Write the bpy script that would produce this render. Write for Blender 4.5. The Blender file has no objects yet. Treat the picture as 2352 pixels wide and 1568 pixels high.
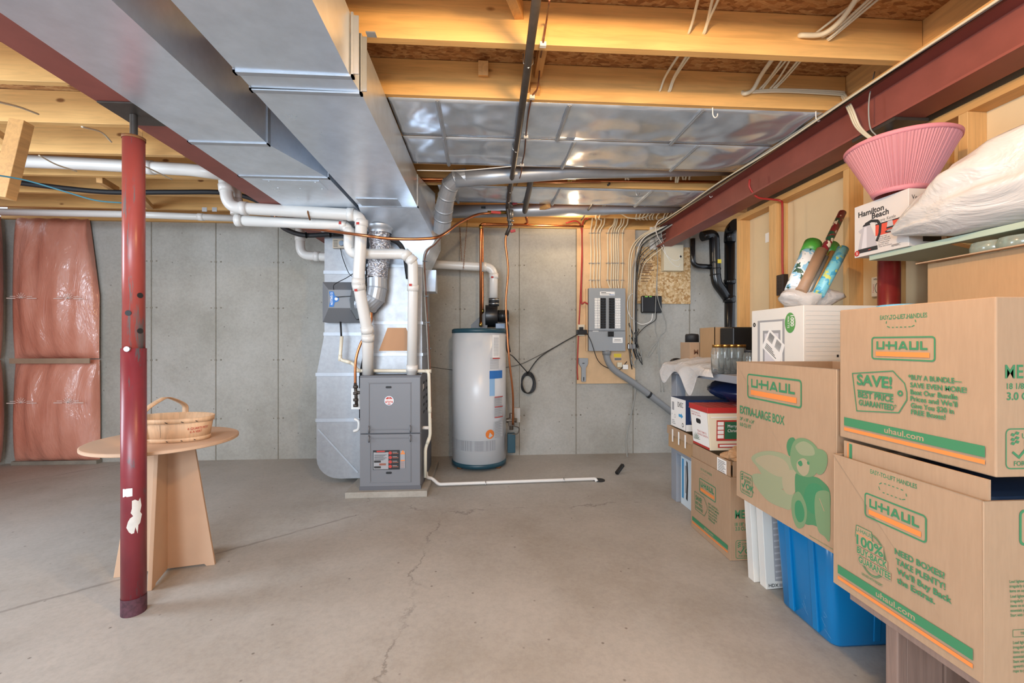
import bpy, bmesh, math, random
from mathutils import Vector, Matrix
C = bpy.context.scene.collection
SC = bpy.context.scene
R = math.radians
random.seed(7)

# ------------------------------------------------------------------ camera
F = 1010.0; CX = 1176.0; HZ = 786.0; YAW = math.atan(66/F); CAMZ = 1.2
cs, sn = math.cos(YAW), math.sin(YAW)
cam = bpy.data.objects.new('camera', bpy.data.cameras.new('camera')); C.objects.link(cam)
cam.location = (0, 0, CAMZ); cam.rotation_euler = (R(90), 0, -YAW)
cam.data.sensor_width = 36; cam.data.lens = F/2352*36; cam.data.shift_y = (HZ-784)/2352
cam.data.clip_start = 0.02
SC.camera = cam

# ------------------------------------------------------------------ light, exposure
SC.view_settings.view_transform = 'Standard'; SC.view_settings.look = 'None'
SC.view_settings.gamma = 1; SC.view_settings.use_curve_mapping = False
SC.view_settings.exposure = 0.60
w = bpy.data.worlds.new('world'); SC.world = w; w.use_nodes = True
bg = w.node_tree.nodes['Background']; bg.inputs[0].default_value = (0.80, 0.88, 1.0, 1); bg.inputs[1].default_value = 0.85
def lamp(name, kind, loc, energy, color, size=0.1, rot=None, sy=None):
    d = bpy.data.lights.new(name, kind); d.energy = energy; d.color = color
    if kind == 'AREA':
        d.size = size
        if sy: d.shape = 'RECTANGLE'; d.size_y = sy
    else: d.shadow_soft_size = size
    if kind == 'AREA': d.specular_factor = 0.35
    o = bpy.data.objects.new(name, d); C.objects.link(o); o.location = loc
    if rot: o.rotation_euler = rot
    return o
lamp('assumed_ceiling_bulb_light', 'POINT', (0.30, 0.90, 2.30), 45, (1.0, 0.64, 0.29), 0.05)  # assumed bulb above the view, inferred from joist shadows; no fixture modelled
lamp('assumed_rear_bulb_light', 'POINT', (0.40, -0.7, 2.28), 24, (1.0, 0.88, 0.72), 0.08)  # assumed unseen bulb behind the camera, also brightening the back wall
lamp('assumed_far_bulb_light', 'POINT', (0.85, 4.12, 2.38), 9, (1.0, 0.74, 0.45), 0.04)  # assumed unseen bulb, inferred from a pipe shadow, raised to brighten the wall
lamp('assumed_window_fill', 'AREA', (-4.3, 1.6, 1.75), 62, (0.74, 0.87, 1.0), 1.6, (0, R(-90), 0), 1.0)  # cool area fill added for an assumed left window; wall_left has no opening
lamp('rear_cool_fill', 'AREA', (-1.4, -2.2, 1.7), 118, (0.76, 0.88, 1.0), 2.2, (R(80), 0, 0), 1.3)  # added cool area fill behind the camera to brighten the floor, not a window

# ------------------------------------------------------------------ helpers
def at(px, py, X=None, Y=None, Z=None):
    xn = (px-CX)/F; d = (xn*cs+sn, cs-xn*sn, (HZ-py)/F)
    if Y is not None: t = Y/d[1]
    elif X is not None: t = X/d[0]
    else: t = (Z-CAMZ)/d[2]
    return Vector((d[0]*t, d[1]*t, CAMZ+d[2]*t))
class G:
    def __init__(s): s.v=[]; s.f=[]
    def add(s, vs, fs, sm=False, mi=0):
        n=len(s.v); s.v += [tuple(v) for v in vs]; s.f += [([i+n for i in f], sm, mi) for f in fs]; return s
    def box(s, x0,x1,y0,y1,z0,z1, mi=0):
        return s.add([(x0,y0,z0),(x1,y0,z0),(x1,y1,z0),(x0,y1,z0),(x0,y0,z1),(x1,y0,z1),(x1,y1,z1),(x0,y1,z1)],
          [(3,2,1,0),(4,5,6,7),(0,1,5,4),(1,2,6,5),(2,3,7,6),(3,0,4,7)], False, mi)
    def hexa(s, b, t, mi=0):   # bottom 4 ccw, top 4 ccw
        return s.add(list(b)+list(t), [(3,2,1,0),(4,5,6,7),(0,1,5,4),(1,2,6,5),(2,3,7,6),(3,0,4,7)], False, mi)
    def beam(s, a, b, w, h, up=(0,0,1), mi=0):     # square bar a->b, w across, h along up
        a=Vector(a); b=Vector(b); d=(b-a).normalized(); u=Vector(up)
        if abs(d.dot(u))>.98: u=Vector((0,1,0))
        r=d.cross(u).normalized(); u=r.cross(d).normalized(); r=r*w/2; u=u*h/2
        return s.hexa([a-r-u,a+r-u,b+r-u,b-r-u],[a-r+u,a+r+u,b+r+u,b-r+u],mi)
    def tube(s, pts, r, n=12, cap=True, mi=0, sm=True, flat=1.0):
        pts=[Vector(p) for p in pts]; q=[pts[0]]
        rr=list(r) if hasattr(r,'__len__') else [r]*len(pts); q2=[rr[0]]
        for p,k in zip(pts[1:],rr[1:]):
            if (p-q[-1]).length>1e-6 or k!=q2[-1]: q.append(p); q2.append(k)
        pts,rr=q,q2; m=len(pts)
        def dirn(i):
            a=pts[max(i-1,0)]; b=pts[min(i+1,m-1)]; d=b-a
            if d.length<1e-9: d=Vector((0,0,1))
            return d.normalized()
        d=dirn(0); u=Vector((0,0,1)) if abs(d.z)<.9 else Vector((0,1,0))
        u=(u-d*u.dot(d)).normalized(); vs=[]
        for i in range(m):
            d=dirn(i); u=u-d*u.dot(d)
            if u.length<1e-6: u=d.orthogonal()
            u.normalize(); b=d.cross(u)
            for k in range(n):
                a=2*math.pi*k/n; vs.append(pts[i]+u*(rr[i]*math.cos(a))+b*(rr[i]*flat*math.sin(a)))
        fs=[(i*n+k,i*n+(k+1)%n,(i+1)*n+(k+1)%n,(i+1)*n+k) for i in range(m-1) for k in range(n)]
        s.add(vs,fs,sm,mi)
        if cap:
            s.add(vs[:n],[tuple(reversed(range(n)))],False,mi); s.add(vs[-n:],[tuple(range(n))],False,mi)
        return s
    def cyl(s, a, b, r, r2=None, n=20, cap=True, mi=0): return s.tube([a,b],[r,r if r2 is None else r2],n,cap,mi)
    def lathe(s, c, prof, n=32, mi=0, sx=1, sy=1, sm=True):
        vs=[(c[0]+sx*r*math.cos(2*math.pi*k/n), c[1]+sy*r*math.sin(2*math.pi*k/n), c[2]+z) for r,z in prof for k in range(n)]
        return s.add(vs,[(i*n+k,i*n+(k+1)%n,(i+1)*n+(k+1)%n,(i+1)*n+k) for i in range(len(prof)-1) for k in range(n)],sm,mi)
    def prism(s, poly, o, u, v, wv, mi=0):   # 2d poly in o+u*x+v*y, extruded by vector wv
        o,u,v,wv=Vector(o),Vector(u),Vector(v),Vector(wv); n=len(poly)
        a=[o+u*x+v*y for x,y in poly]; b=[p+wv for p in a]
        return s.add(a+b,[tuple(reversed(range(n))),tuple(range(n,2*n))]+[(i,(i+1)%n,n+(i+1)%n,n+i) for i in range(n)],False,mi)
    def ball(s, c, r, n=12, m=8, mi=0):
        rx,ry,rz=(r,r,r) if not hasattr(r,'__len__') else r
        vs=[]
        for i in range(m+1):
            t=math.pi*i/m
            for k in range(n):
                a=2*math.pi*k/n; vs.append((c[0]+rx*math.sin(t)*math.cos(a),c[1]+ry*math.sin(t)*math.sin(a),c[2]-rz*math.cos(t)))
        return s.add(vs,[(i*n+k,i*n+(k+1)%n,(i+1)*n+(k+1)%n,(i+1)*n+k) for i in range(m) for k in range(n)],True,mi)
    def grid(s, fn, nu, nv, th=None, mi=0, sm=True):
        vs=[Vector(fn(i/nu,j/nv)) for j in range(nv+1) for i in range(nu+1)]
        return s.add(vs,[(j*(nu+1)+i,j*(nu+1)+i+1,(j+1)*(nu+1)+i+1,(j+1)*(nu+1)+i) for j in range(nv) for i in range(nu)],sm,mi)
def rot2(g, c, ang, axis='Z'):
    m=Matrix.Rotation(ang,3,axis); c=Vector(c); g.v=[tuple(c+m@(Vector(v)-c)) for v in g.v]; return g
def fillet(pts, rad, n=6):
    pts=[Vector(p) for p in pts]; out=[pts[0]]
    for i in range(1,len(pts)-1):
        a,b,c=pts[i-1],pts[i],pts[i+1]; r=rad[i] if isinstance(rad,dict) and i in rad else (rad if not isinstance(rad,dict) else rad['d'])
        l=min(r,(a-b).length*.49,(c-b).length*.49); p=b+(a-b).normalized()*l; q=b+(c-b).normalized()*l
        for k in range(n+1):
            t=k/n; out.append(p*(1-t)**2+b*(2*t*(1-t))+q*t*t)
    out.append(pts[-1]); return out
def spl(pts, n=6):
    P=[Vector(p) for p in pts]; P=[P[0]*2-P[1]]+P+[P[-1]*2-P[-2]]; out=[]
    for i in range(1,len(P)-2):
        a,b,c,d=P[i-1:i+3]
        for k in range(n):
            t=k/n; out.append(.5*((2*b)+(c-a)*t+(2*a-5*b+4*c-d)*t*t+(3*b-a-3*c+d)*t**3))
    out.append(P[-2]); return out
def O(name, g, m, parent=None, label=None, cat=None, group=None, kind=None, bev=0, solid=0):
    me=bpy.data.meshes.new(name)
    xs=[v[0] for v in g.v]; ys=[v[1] for v in g.v]; zs=[v[2] for v in g.v]
    o0=Vector(((min(xs)+max(xs))/2,(min(ys)+max(ys))/2,min(zs)))
    me.from_pydata([tuple(Vector(v)-o0) for v in g.v],[],[f for f,_,_ in g.f])
    for p,(f,sm,mi) in zip(me.polygons,g.f): p.use_smooth=sm; p.material_index=mi
    for mm in (m if isinstance(m,(list,tuple)) else [m]): me.materials.append(mm)
    bm=bmesh.new(); bm.from_mesh(me); bmesh.ops.remove_doubles(bm,verts=bm.verts,dist=1e-6)
    if not getattr(g,'nofix',False): bmesh.ops.recalc_face_normals(bm,faces=bm.faces)
    bm.to_mesh(me); bm.free()
    o=bpy.data.objects.new(name,me); C.objects.link(o); o.location=o0
    if parent: 
        o.parent=parent; pl=Vector((0,0,0)); p=parent
        while p: pl+=p.location if not p.parent else Vector((0,0,0)); p=p.parent
        # world-space placement under a translated parent chain
        o.matrix_parent_inverse=WORLD[parent.name].inverted()
    WORLD[o.name]=Matrix.Translation(o0)
    if solid:
        md=o.modifiers.new('solid','SOLIDIFY'); md.thickness=solid; md.offset=0
    if bev:
        md=o.modifiers.new('bevel','BEVEL'); md.width=bev; md.segments=2; md.limit_method='ANGLE'; md.angle_limit=R(40)
    tag(o,label,cat,group,kind); return o
WORLD={}
def tag(o,label=None,cat=None,group=None,kind=None):
    if label: o['label']=label
    if cat: o['category']=cat
    if group: o['group']=group
    if kind: o['kind']=kind
def T(name,label,cat,loc,group=None):
    o=bpy.data.objects.new(name,None); C.objects.link(o); o.location=loc; o.empty_display_size=.05
    WORLD[o.name]=Matrix.Translation(Vector(loc)); tag(o,label,cat,group); return o

# text / printed marks drawn in the plane of a real face
_tc={}
def glyphs(s,bold=0.0,spacing=1.0):
    k=(s,bold,spacing)
    if k in _tc: return _tc[k]
    cu=bpy.data.curves.new('t','FONT'); cu.body=s; cu.size=1; cu.offset=bold*.5; cu.resolution_u=3; cu.space_character=spacing
    ob=bpy.data.objects.new('t',cu); me=ob.to_mesh()
    vs=[(v.co.x,v.co.y) for v in me.vertices]; fs=[tuple(p.vertices) for p in me.polygons]
    ob.to_mesh_clear(); bpy.data.objects.remove(ob); bpy.data.curves.remove(cu)
    _tc[k]=(vs,fs); return _tc[k]
class Ink:
    """marks printed on a face: o = lower-left corner, u,v = in-plane unit vectors (metres), lifted along n"""
    def __init__(s,o,u,v,lift=0.0008):
        s.o=Vector(o); s.u=Vector(u); s.v=Vector(v); s.n=s.u.cross(s.v).normalized()*lift; s.g=G(); s.g.nofix=True; s.k=0
        s.wf=None
    def p(s,x,y): return s.wf(x,y,s.k*.00004) if s.wf else s.o+s.u*x+s.v*y+s.n+s.n.normalized()*(s.k*.00004)
    def poly(s,pts,mi=0): s.k+=1; s.g.add([s.p(*q) for q in pts],[tuple(range(len(pts)))],False,mi); return s
    def rect(s,x0,y0,x1,y1,mi=0): return s.poly([(x0,y0),(x1,y0),(x1,y1),(x0,y1)],mi)
    def line(s,pts,w,mi=0,closed=False):
        P=[Vector((a,b)) for a,b in pts]; n=len(P); s.k+=1
        L=[];Rr=[]
        for i in range(n):
            a=P[i-1] if (i>0 or closed) else P[i]; b=P[(i+1)%n] if (i<n-1 or closed) else P[i]
            d1=(P[i]-a); d2=(b-P[i]); d1=d1.normalized() if d1.length>0 else d2.normalized(); d2=d2.normalized() if d2.length>0 else d1
            t=(d1+d2); t=t.normalized() if t.length>1e-6 else d1
            nn=Vector((-t.y,t.x)); k=w/2/max(.4,nn.dot(Vector((-d1.y,d1.x))))
            L.append(P[i]+nn*k); Rr.append(P[i]-nn*k)
        vs=[s.p(q.x,q.y) for q in L]+[s.p(q.x,q.y) for q in Rr]
        m=n if closed else n-1
        s.g.add(vs,[(n+i,n+(i+1)%n,(i+1)%n,i) for i in range(m)],False,mi); return s
    def rrect(s,x0,y0,x1,y1,r,w,mi=0): return s.line(rr(x0,y0,x1,y1,r),w,mi,True)
    def text(s,t,x,y,h,sx=1.0,bold=.0,mi=0,align='l',shear=0,spacing=1.0,rot=0):
        vs,fs=glyphs(t,bold,spacing)
        if not vs: return s
        s.k+=1; k=h/.7; xs=[v[0] for v in vs]; x0=min(xs); wd=(max(xs)-x0)*k*sx
        off={'l':0,'c':-wd/2,'r':-wd}[align]; c_,s_=math.cos(rot),math.sin(rot); out=[]
        for a,b in vs:
            a=(a-x0)*k*sx+off+b*k*shear; b=b*k; out.append(s.p(x+a*c_-b*s_,y+a*s_+b*c_))
        s.g.add(out,fs,False,mi); return s
    def fit(s,t,a,b,h,bold=.04,mi=0):   # text stretched between two baseline points
        vs,fs=glyphs(t,bold); xs=[v[0] for v in vs]; wd=(max(xs)-min(xs))*h/.7
        return s.text(t,a[0],(a[1]+b[1])/2,h,(b[0]-a[0])/wd,bold,mi)
    def disc(s,x,y,r,mi=0,n=20,ry=None): return s.poly([(x+r*math.cos(2*math.pi*k/n),y+(ry or r)*math.sin(2*math.pi*k/n)) for k in range(n)],mi)
    def ring(s,x,y,r,w,mi=0,n=24,ry=None): return s.line([(x+r*math.cos(2*math.pi*k/n),y+(ry or r)*math.sin(2*math.pi*k/n)) for k in range(n)],w,mi,True)
    def build(s,name,m,parent,label=None): return O(name,s.g,m,parent,label)
def rr(x0,y0,x1,y1,r,n=4):
    out=[]
    for cx,cy,a in ((x1-r,y0+r,-90),(x1-r,y1-r,0),(x0+r,y1-r,90),(x0+r,y0+r,180)):
        for k in range(n+1):
            t=R(a+90*k/n); out.append((cx+r*math.cos(t),cy+r*math.sin(t)))
    return out

# ------------------------------------------------------------------ materials
def lin(h):
    if isinstance(h,str): h=tuple(int(h[i:i+2],16) for i in (0,2,4))
    f=lambda c: (c/255/12.92 if c/255<=.04045 else ((c/255+.055)/1.055)**2.4)
    return (f(h[0]),f(h[1]),f(h[2]),1)
class NT:
    def __init__(s,name):
        s.m=bpy.data.materials.new(name); s.m.use_nodes=True; s.t=s.m.node_tree; s.b=s.t.nodes['Principled BSDF']; s.tc=s.n('ShaderNodeTexCoord').outputs['Object']
    def n(s,k,**kw):
        x=s.t.nodes.new(k)
        for a,b in kw.items(): setattr(x,a,b)
        return x
    def l(s,a,b): s.t.links.new(a,b)
    def mapp(s,sc,src=None):
        m=s.n('ShaderNodeMapping'); m.inputs['Scale'].default_value=sc; s.l(src or s.tc,m.inputs[0]); return m.outputs[0]
    def noise(s,scale,vec=None,detail=4,rough=.6,dist=0):
        x=s.n('ShaderNodeTexNoise'); x.inputs['Scale'].default_value=scale; x.inputs['Detail'].default_value=detail; x.inputs['Roughness'].default_value=rough; x.inputs['Distortion'].default_value=dist
        s.l(vec or s.tc,x.inputs['Vector']); return x.outputs[0]
    def ramp(s,fac,stops):
        r=s.n('ShaderNodeValToRGB'); e=r.color_ramp.elements
        while len(e)>1: e.remove(e[-1])
        e[0].position=stops[0][0]; e[0].color=stops[0][1]
        for p,c in stops[1:]:
            q=e.new(p); q.color=c
        s.l(fac,r.inputs[0]); return r.outputs[0]
    def mix(s,fac,a,b,mode='MIX'):
        x=s.n('ShaderNodeMix',data_type='RGBA',blend_type=mode)
        for i,v in ((0,fac),(6,a),(7,b)):
            if hasattr(v,'links') : s.l(v,x.inputs[i])
            else: x.inputs[i].default_value=v
        return x.outputs[2]
    def col(s,c):
        if hasattr(c,'links'): s.l(c,s.b.inputs['Base Color'])
        else: s.b.inputs['Base Color'].default_value=c
        return s
    def set(s,**k):
        for a,v in k.items():
            i=s.b.inputs[a.replace('_',' ')]
            if hasattr(v,'links'): s.l(v,i)
            else: i.default_value=v
        return s
    def bump(s,h,strength,dist=.01):
        b=s.n('ShaderNodeBump'); b.inputs['Strength'].default_value=strength; b.inputs['Distance'].default_value=dist
        s.l(h,b.inputs['Height']); s.l(b.outputs[0],s.b.inputs['Normal']); return s
W1=(1,1,1,1); K1=(0,0,0,1)
def plain(name,c,rough=.5,metal=0,var=0,scale=8,**kw):
    n=NT(name); c=lin(c)
    if var:
        d=tuple(x*(1-var) for x in c[:3])+(1,); u=tuple(min(1,x*(1+var*.6)) for x in c[:3])+(1,)
        n.col(n.ramp(n.noise(scale,detail=5),[(.3,d),(.7,u)]))
    else: n.col(c)
    n.set(Roughness=rough,Metallic=metal,**kw); return n.m
def wood(name,c,axis=0,dark='8a5a2a',knots=True,rough=.55):
    n=NT(name); sc=[14,14,14]; sc[axis]=.9; v=n.mapp(sc)
    a=n.noise(2.2,v,6,.65,1.2); c0=lin(c); c1=tuple(x*.80 for x in c0[:3])+(1,); c2=tuple(min(1,x*1.08) for x in c0[:3])+(1,)
    col=n.ramp(a,[(.32,c1),(.55,c0),(.75,c2)])
    if knots:
        sk=[4.5,4.5,4.5]; sk[axis]=2.2; vo=n.n('ShaderNodeTexVoronoi'); vo.inputs['Scale'].default_value=1.3; n.l(n.mapp(sk),vo.inputs['Vector'])
        k=n.ramp(vo.outputs['Distance'],[(.045,W1),(.085,K1)]); col=n.mix(k,col,lin(dark))
    big=n.ramp(n.noise(1.3,None,3),[(.35,(.88,.84,.8,1)),(.65,W1)]); col=n.mix(1.0,col,big,'MULTIPLY')
    n.col(col).set(Roughness=rough).bump(a,.12,.004); return n.m
def osb(name,c1,c2,c3,scale=26):
    n=NT(name); w_=n.noise(7,None,3); v=n.n('ShaderNodeVectorMath',operation='MULTIPLY_ADD'); n.l(w_,v.inputs[0]); v.inputs[1].default_value=(.09,.09,.09); n.l(n.mapp((1,2.3,1)),v.inputs[2])
    vo=n.n('ShaderNodeTexVoronoi'); vo.inputs['Scale'].default_value=scale; n.l(v.outputs[0],vo.inputs['Vector'])
    sp=n.n('ShaderNodeSeparateColor'); n.l(vo.outputs['Color'],sp.inputs[0])
    col=n.ramp(sp.outputs[0],[(.0,lin(c1)),(.45,lin(c2)),(1,lin(c3))])
    fine=n.ramp(n.noise(60,n.mapp((1,4,1)),4),[(.35,(.75,.7,.65,1)),(.6,W1)]); col=n.mix(1.0,col,fine,'MULTIPLY')
    n.col(col).set(Roughness=.7).bump(sp.outputs[0],.3,.004); return n.m
def galv(name,c='c4c8cc',rough=.33,wave=.0,stretch=(1,1,1),metal=.6):
    n=NT(name); c0=lin(c); a=n.noise(9,n.mapp(stretch),4)
    n.col(n.ramp(a,[(.3,tuple(x*.86 for x in c0[:3])+(1,)),(.7,c0)]))
    r=n.n('ShaderNodeMapRange'); r.inputs['To Min'].default_value=rough-.09; r.inputs['To Max'].default_value=rough+.1; n.l(n.noise(4,n.mapp(stretch),5),r.inputs[0])
    n.set(Metallic=metal,Roughness=r.outputs[0])
    if wave: n.bump(n.noise(1.7,None,2),wave,.08)
    return n.m
M={}
M['wood']=wood('pine_along_x','e8b874',0); M['woody']=wood('pine_along_y','d8a668',1); M['woodz']=wood('pine_along_z','dcae72',2)
M['subfloor']=osb('osb_subfloor','8a5a30','b07c48','c49a66',34)
M['osb']=osb('osb_board','b08650','cfae7c','e4cca4',48)
M['ply']=plain('plywood_board','d2b088',.75,0,.14,6)
M['galv']=galv('galvanized_sheet','e4eefa',rough=.30,metal=.68); M['galvw']=galv('galvanized_panning','dbe8f8',rough=.2,wave=1.0,metal=.62); M['galvd']=galv('galvanized_dull','b8bec6',.42,metal=.6)
M['galvspang']=galv('galvanized_spangled','a6a8ac',.42,stretch=(3,3,3),metal=.6)
M['steelred']=plain('red_oxide_steel','8c4c42',.55,0,.14,7)
M['black']=plain('black_plastic','141517',.35); M['blackm']=plain('black_matt','1b1c1f',.6); M['abs']=plain('abs_black','17181a',.22)
M['white']=plain('white_plastic','e6e4de',.4); M['pvc']=plain('pvc_white','dedbd6',.3,0,.04,5); M['cpvc']=plain('cpvc_cream','e2dac6',.35)
M['copper']=plain('copper','c07a50',.3,1,.12,12); M['brass']=plain('brass','b0904c',.35,1)
M['iron']=plain('black_iron_pipe','4a433e',.42,.4,.2,20)
M['zinc']=plain('zinc','b8babc',.35,1)
M['rust']=plain('rusty_chain','8a5a34',.7,.4,.2,40)
M['grey']=plain('grey_enamel','737478',.42); M['greyd']=plain('dark_grey_enamel','5f5f64',.45)
M['cable']=plain('white_cable','d8cdb4',.5); M['cableg']=plain('grey_cable','9a9a94',.5); M['cabler']=plain('red_cable','a62c28',.45); M['cableb']=plain('brown_wire','6a3c26',.5)
M['ink_g']=plain('green_ink','3a7d55',.75); M['ink_o']=plain('orange_ink','dd8340',.75); M['ink_k']=plain('black_ink','1d1d1f',.6); M['ink_r']=plain('red_ink','b3372f',.65); M['ink_w']=plain('white_ink','ecebe6',.6); M['ink_b']=plain('blue_ink','2a6cb4',.6); M['ink_gr']=plain('grey_ink','9a9a9c',.7)
M['paper']=plain('label_paper','eceae6',.6); M['yellow']=plain('yellow_label','dcc43c',.6)
def concrete(name,c,d,lt,bscale=60):
    n=NT(name); big=n.ramp(n.noise(1.1,None,6,.62),[(.32,lin(d)),(.52,lin(c)),(.72,lin(lt))])
    fine=n.ramp(n.noise(45,None,5,.7),[(.3,(.86,.86,.86,1)),(.6,W1)]); col=n.mix(1.0,big,fine,'MULTIPLY')
    vo=n.n('ShaderNodeTexVoronoi'); vo.inputs['Scale'].default_value=9; n.l(n.tc,vo.inputs['Vector'])
    pit=n.ramp(vo.outputs['Distance'],[(.03,W1),(.07,K1)]); col=n.mix(pit,col,tuple(x*.55 for x in lin(d)[:3])+(1,))
    n.col(col).set(Roughness=.8).bump(n.noise(bscale,None,6),.12,.004); return n
M['cwall']=concrete('poured_concrete_wall','aaa79f','97948a','b6b4ae').m
n=concrete('concrete_floor','aba69f','9a9389','b5b0a9')
vo=n.n('ShaderNodeTexVoronoi',feature='DISTANCE_TO_EDGE'); vo.inputs['Scale'].default_value=.33
wv=n.n('ShaderNodeVectorMath',operation='MULTIPLY_ADD'); n.l(n.noise(2.4,None,6,.7),wv.inputs[0]); wv.inputs[1].default_value=(.5,.5,0); n.l(n.tc,wv.inputs[2]); n.l(wv.outputs[0],vo.inputs['Vector'])
cr=n.ramp(vo.outputs['Distance'],[(.0012,W1),(.0035,K1)]); brk=n.ramp(n.noise(2.2,None,2),[(.46,K1),(.54,(.55,.55,.55,1))])
ck=n.mix(1.0,cr,brk,'MULTIPLY'); src=n.b.inputs['Base Color'].links[0].from_socket
n.col(n.mix(ck,src,lin('5d574f'))).set(Roughness=.62); M['cfloor']=n.m
M['seam']=plain('concrete_seam','847e72',.9,0,.2,30)
M['slab']=concrete('concrete_pad','9c958a','857e72','aca59a').m
M['drywall']=plain('drywall_back','d8c19a',.8,0,.05,3)
def cardb(name,c):
    n=NT(name); c0=lin(c); a=n.noise(120,n.mapp((1,1,.12)),3); b=n.noise(2.5,None,4)
    col=n.ramp(b,[(.35,tuple(x*.93 for x in c0[:3])+(1,)),(.65,c0)]); f=n.ramp(a,[(.35,(.94,.93,.92,1)),(.65,W1)])
    n.col(n.mix(1.0,col,f,'MULTIPLY')).set(Roughness=.75); return n.m
M['card']=cardb('cardboard','ab8e72'); M['cardd']=cardb('cardboard_tan','ae8c66')
# ------------------------------------------------------------------ setting
D=4.67; WT=2.415; JB=2.45; JT=JB+.184
def jy(k): return 1.835+.4155*k
o=O('floor',G().box(-5.2,3.6,-2.2,D+.2,-.12,0),M['cfloor'],kind='structure')
g=G().box(-5.2,3.6,D,D+.2,0,WT)
for x in (-3.95,-3.345,-2.72,-2.105,-1.48,-.865,-.245,.385,.995,1.62,2.25):
    g.box(x-.004,x+.004,D-.0035,D+.01,0,WT,1)
    for z in (.42,1.02,1.55,2.02):
        for d,r in ((-.045,.007),(0,.012),(.05,.008)): g.cyl((x+d,D+.005,z+.004*(d>0)),(x+d,D-.003,z),r,n=10,mi=1)
o=O('wall_back',g,[M['cwall'],M['seam']],kind='structure')
o=O('wall_left',G().box(-4.85,-4.72,-1.0,D,0,WT),M['cwall'],kind='structure')
o=O('ceiling',G().box(-4.85,3.6,-1.0,D+.2,JT,JT+.02),M['subfloor'],kind='structure')
o=O('wall_right',G().box(2.139,2.155,-1.0,3.44,0,JT),M['drywall'],kind='structure')
o=O('trim_1',G().box(-4.72,3.6,D-.04,D+.1,WT,WT+.04),M['wood'],kind='structure')
g=G().box(-4.72,3.6,D+.02,D+.06,WT+.04,JT)
O('trim_2',g,M['wood'],kind='structure')
O('trim_3',G().box(1.955,1.993,-.2,D,JB,JT),M['woody'],kind='structure')
ords=['nearest','second nearest','third nearest','fourth nearest','fifth nearest','sixth nearest','seventh nearest']
for k in range(-1,7):
    y=jy(k)
    lb=('long pine floor joist, %s to the viewer of the row across the ceiling'%(ords[k] if k>0 else 'nearest')) if k>=0 else 'long pine floor joist above the viewer at the top edge'
    O('floor_joist',G().box(-4.7,1.952,y,y+.038,JB,JT-.002),M['wood'],None,lb,'joist','floor joists across the ceiling',bev=.002)
# steel beams (I-section)
def ibeam(x0,x1,y0,y1,z0,z1,label):
    g=G(); t=.011; xm=(x0+x1)/2
    prof=[(x0,z0),(x1,z0),(x1,z0+t),(xm+.004,z0+t),(xm+.004,z1-t),(x1,z1-t),(x1,z1),(x0,z1),(x0,z1-t),(xm-.004,z1-t),(xm-.004,z0+t),(x0,z0+t)]
    g.prism(prof,(0,y0,0),(1,0,0),(0,0,1),(0,y1-y0,0))
    return O('steel_beam',g,M['steelred'],None,label,'beam')
ibeam(-1.635,-1.485,.1,D-.02,2.22,2.42,'red oxide steel beam running beside the left metal duct')
ibeam(1.85,2.0,.1,D-.02-.03,2.22,2.42,'red oxide steel beam above the storage boxes on the right')
O('beam_pocket_grout',G().box(1.79,1.875,D-.05,D-.003,2.2,2.44),M['white'],None,'white filled pocket where the right steel beam meets the concrete wall','pocket')
O('beam_nailer',G().box(-1.635,-1.485,.1,D-.05,2.42,2.449),M['woody'],None,'flat wooden nailer strip on top of the left steel beam','nailer')
O('beam_nailer',G().box(1.85,1.952,.1,D-.05,2.42,2.449),M['woody'],None,'flat wooden nailer strip on top of the right steel beam','nailer')
# partition framing
O('top_plate',G().box(2.05,2.139,-.9,3.44,2.18,2.218),M['woody'],None,'horizontal pine top plate of the stud wall under the right beam','top plate',bev=.002)
for y,lb in ((3.40,'pine stud at the far end of the right stud wall'),(2.96,'pine stud with the red cable stapled along it'),(2.345,'pine stud between the gift wrap rolls and the pink lampshade'),(1.735,'pine stud behind the white plastic bag')):
    O('wall_stud',G().box(2.05,2.139,y,y+.038,0,2.18),M['woodz'],None,lb,'stud','studs of the right wall',bev=.002)
O('wall_stud',G().box(2.05,2.139,2.998,3.036,0,2.18),M['woodz'],None,'second pine stud doubled behind the one carrying the red cable','stud','studs of the right wall',bev=.002)
O('wall_stud',G().box(2.05,2.139,2.095,2.133,0,2.18),M['woodz'],None,'pine stud just left of the red steel column by the wall','stud','studs of the right wall',bev=.002)
O('wall_stud',G().box(2.05,2.139,1.865,1.903,0,2.18),M['woodz'],None,'pine stud just right of the red steel column by the wall','stud','studs of the right wall',bev=.002)
# ------------------------------------------------------------------ sheet-metal ducts
def duct_section(x0,x1,x0b,x1b,ya,yb,z0,z1,z0b=None,crease=None,dep=.006):
    """duct length along Y with near opening x0..x1 and far opening x0b..x1b, optional cross-break on the bottom"""
    g=G(); z0b=z0 if z0b is None else z0b
    a=[(x0,ya,z0),(x1,ya,z0),(x1b,yb,z0b),(x0b,yb,z0b)]; t=[(x0,ya,z1),(x1,ya,z1),(x1b,yb,z1),(x0b,yb,z1)]
    v=a+t
    fs=[(4,5,6,7),(0,1,5,4),(1,2,6,5),(2,3,7,6),(3,0,4,7)]
    if crease=='d1': fs+=[(1,0,3),(1,3,2)]; v[0]=(v[0][0],v[0][1],v[0][2]-dep*.5); v[2]=(v[2][0],v[2][1],v[2][2]-dep*.5)
    elif crease=='x':
        v.append(((x0+x1+x0b+x1b)/4,(ya+yb)/2,(z0+z0b)/2-dep)); fs+=[(8,i,(i+1)%4) for i in range(4)]
    else: fs+=[(3,2,1,0)]
    return g.add(v,fs)
def cleat_ring(g,x0,x1,y,z0,z1,s=.012,w=.03):
    g.box(x0-s,x1+s,y,y+w,z0-s,z0+.001); g.box(x1-.001,x1+s,y,y+w,z0-s,z1); g.box(x0-s,x0+.001,y,y+w,z0-s,z1); return g
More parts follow.
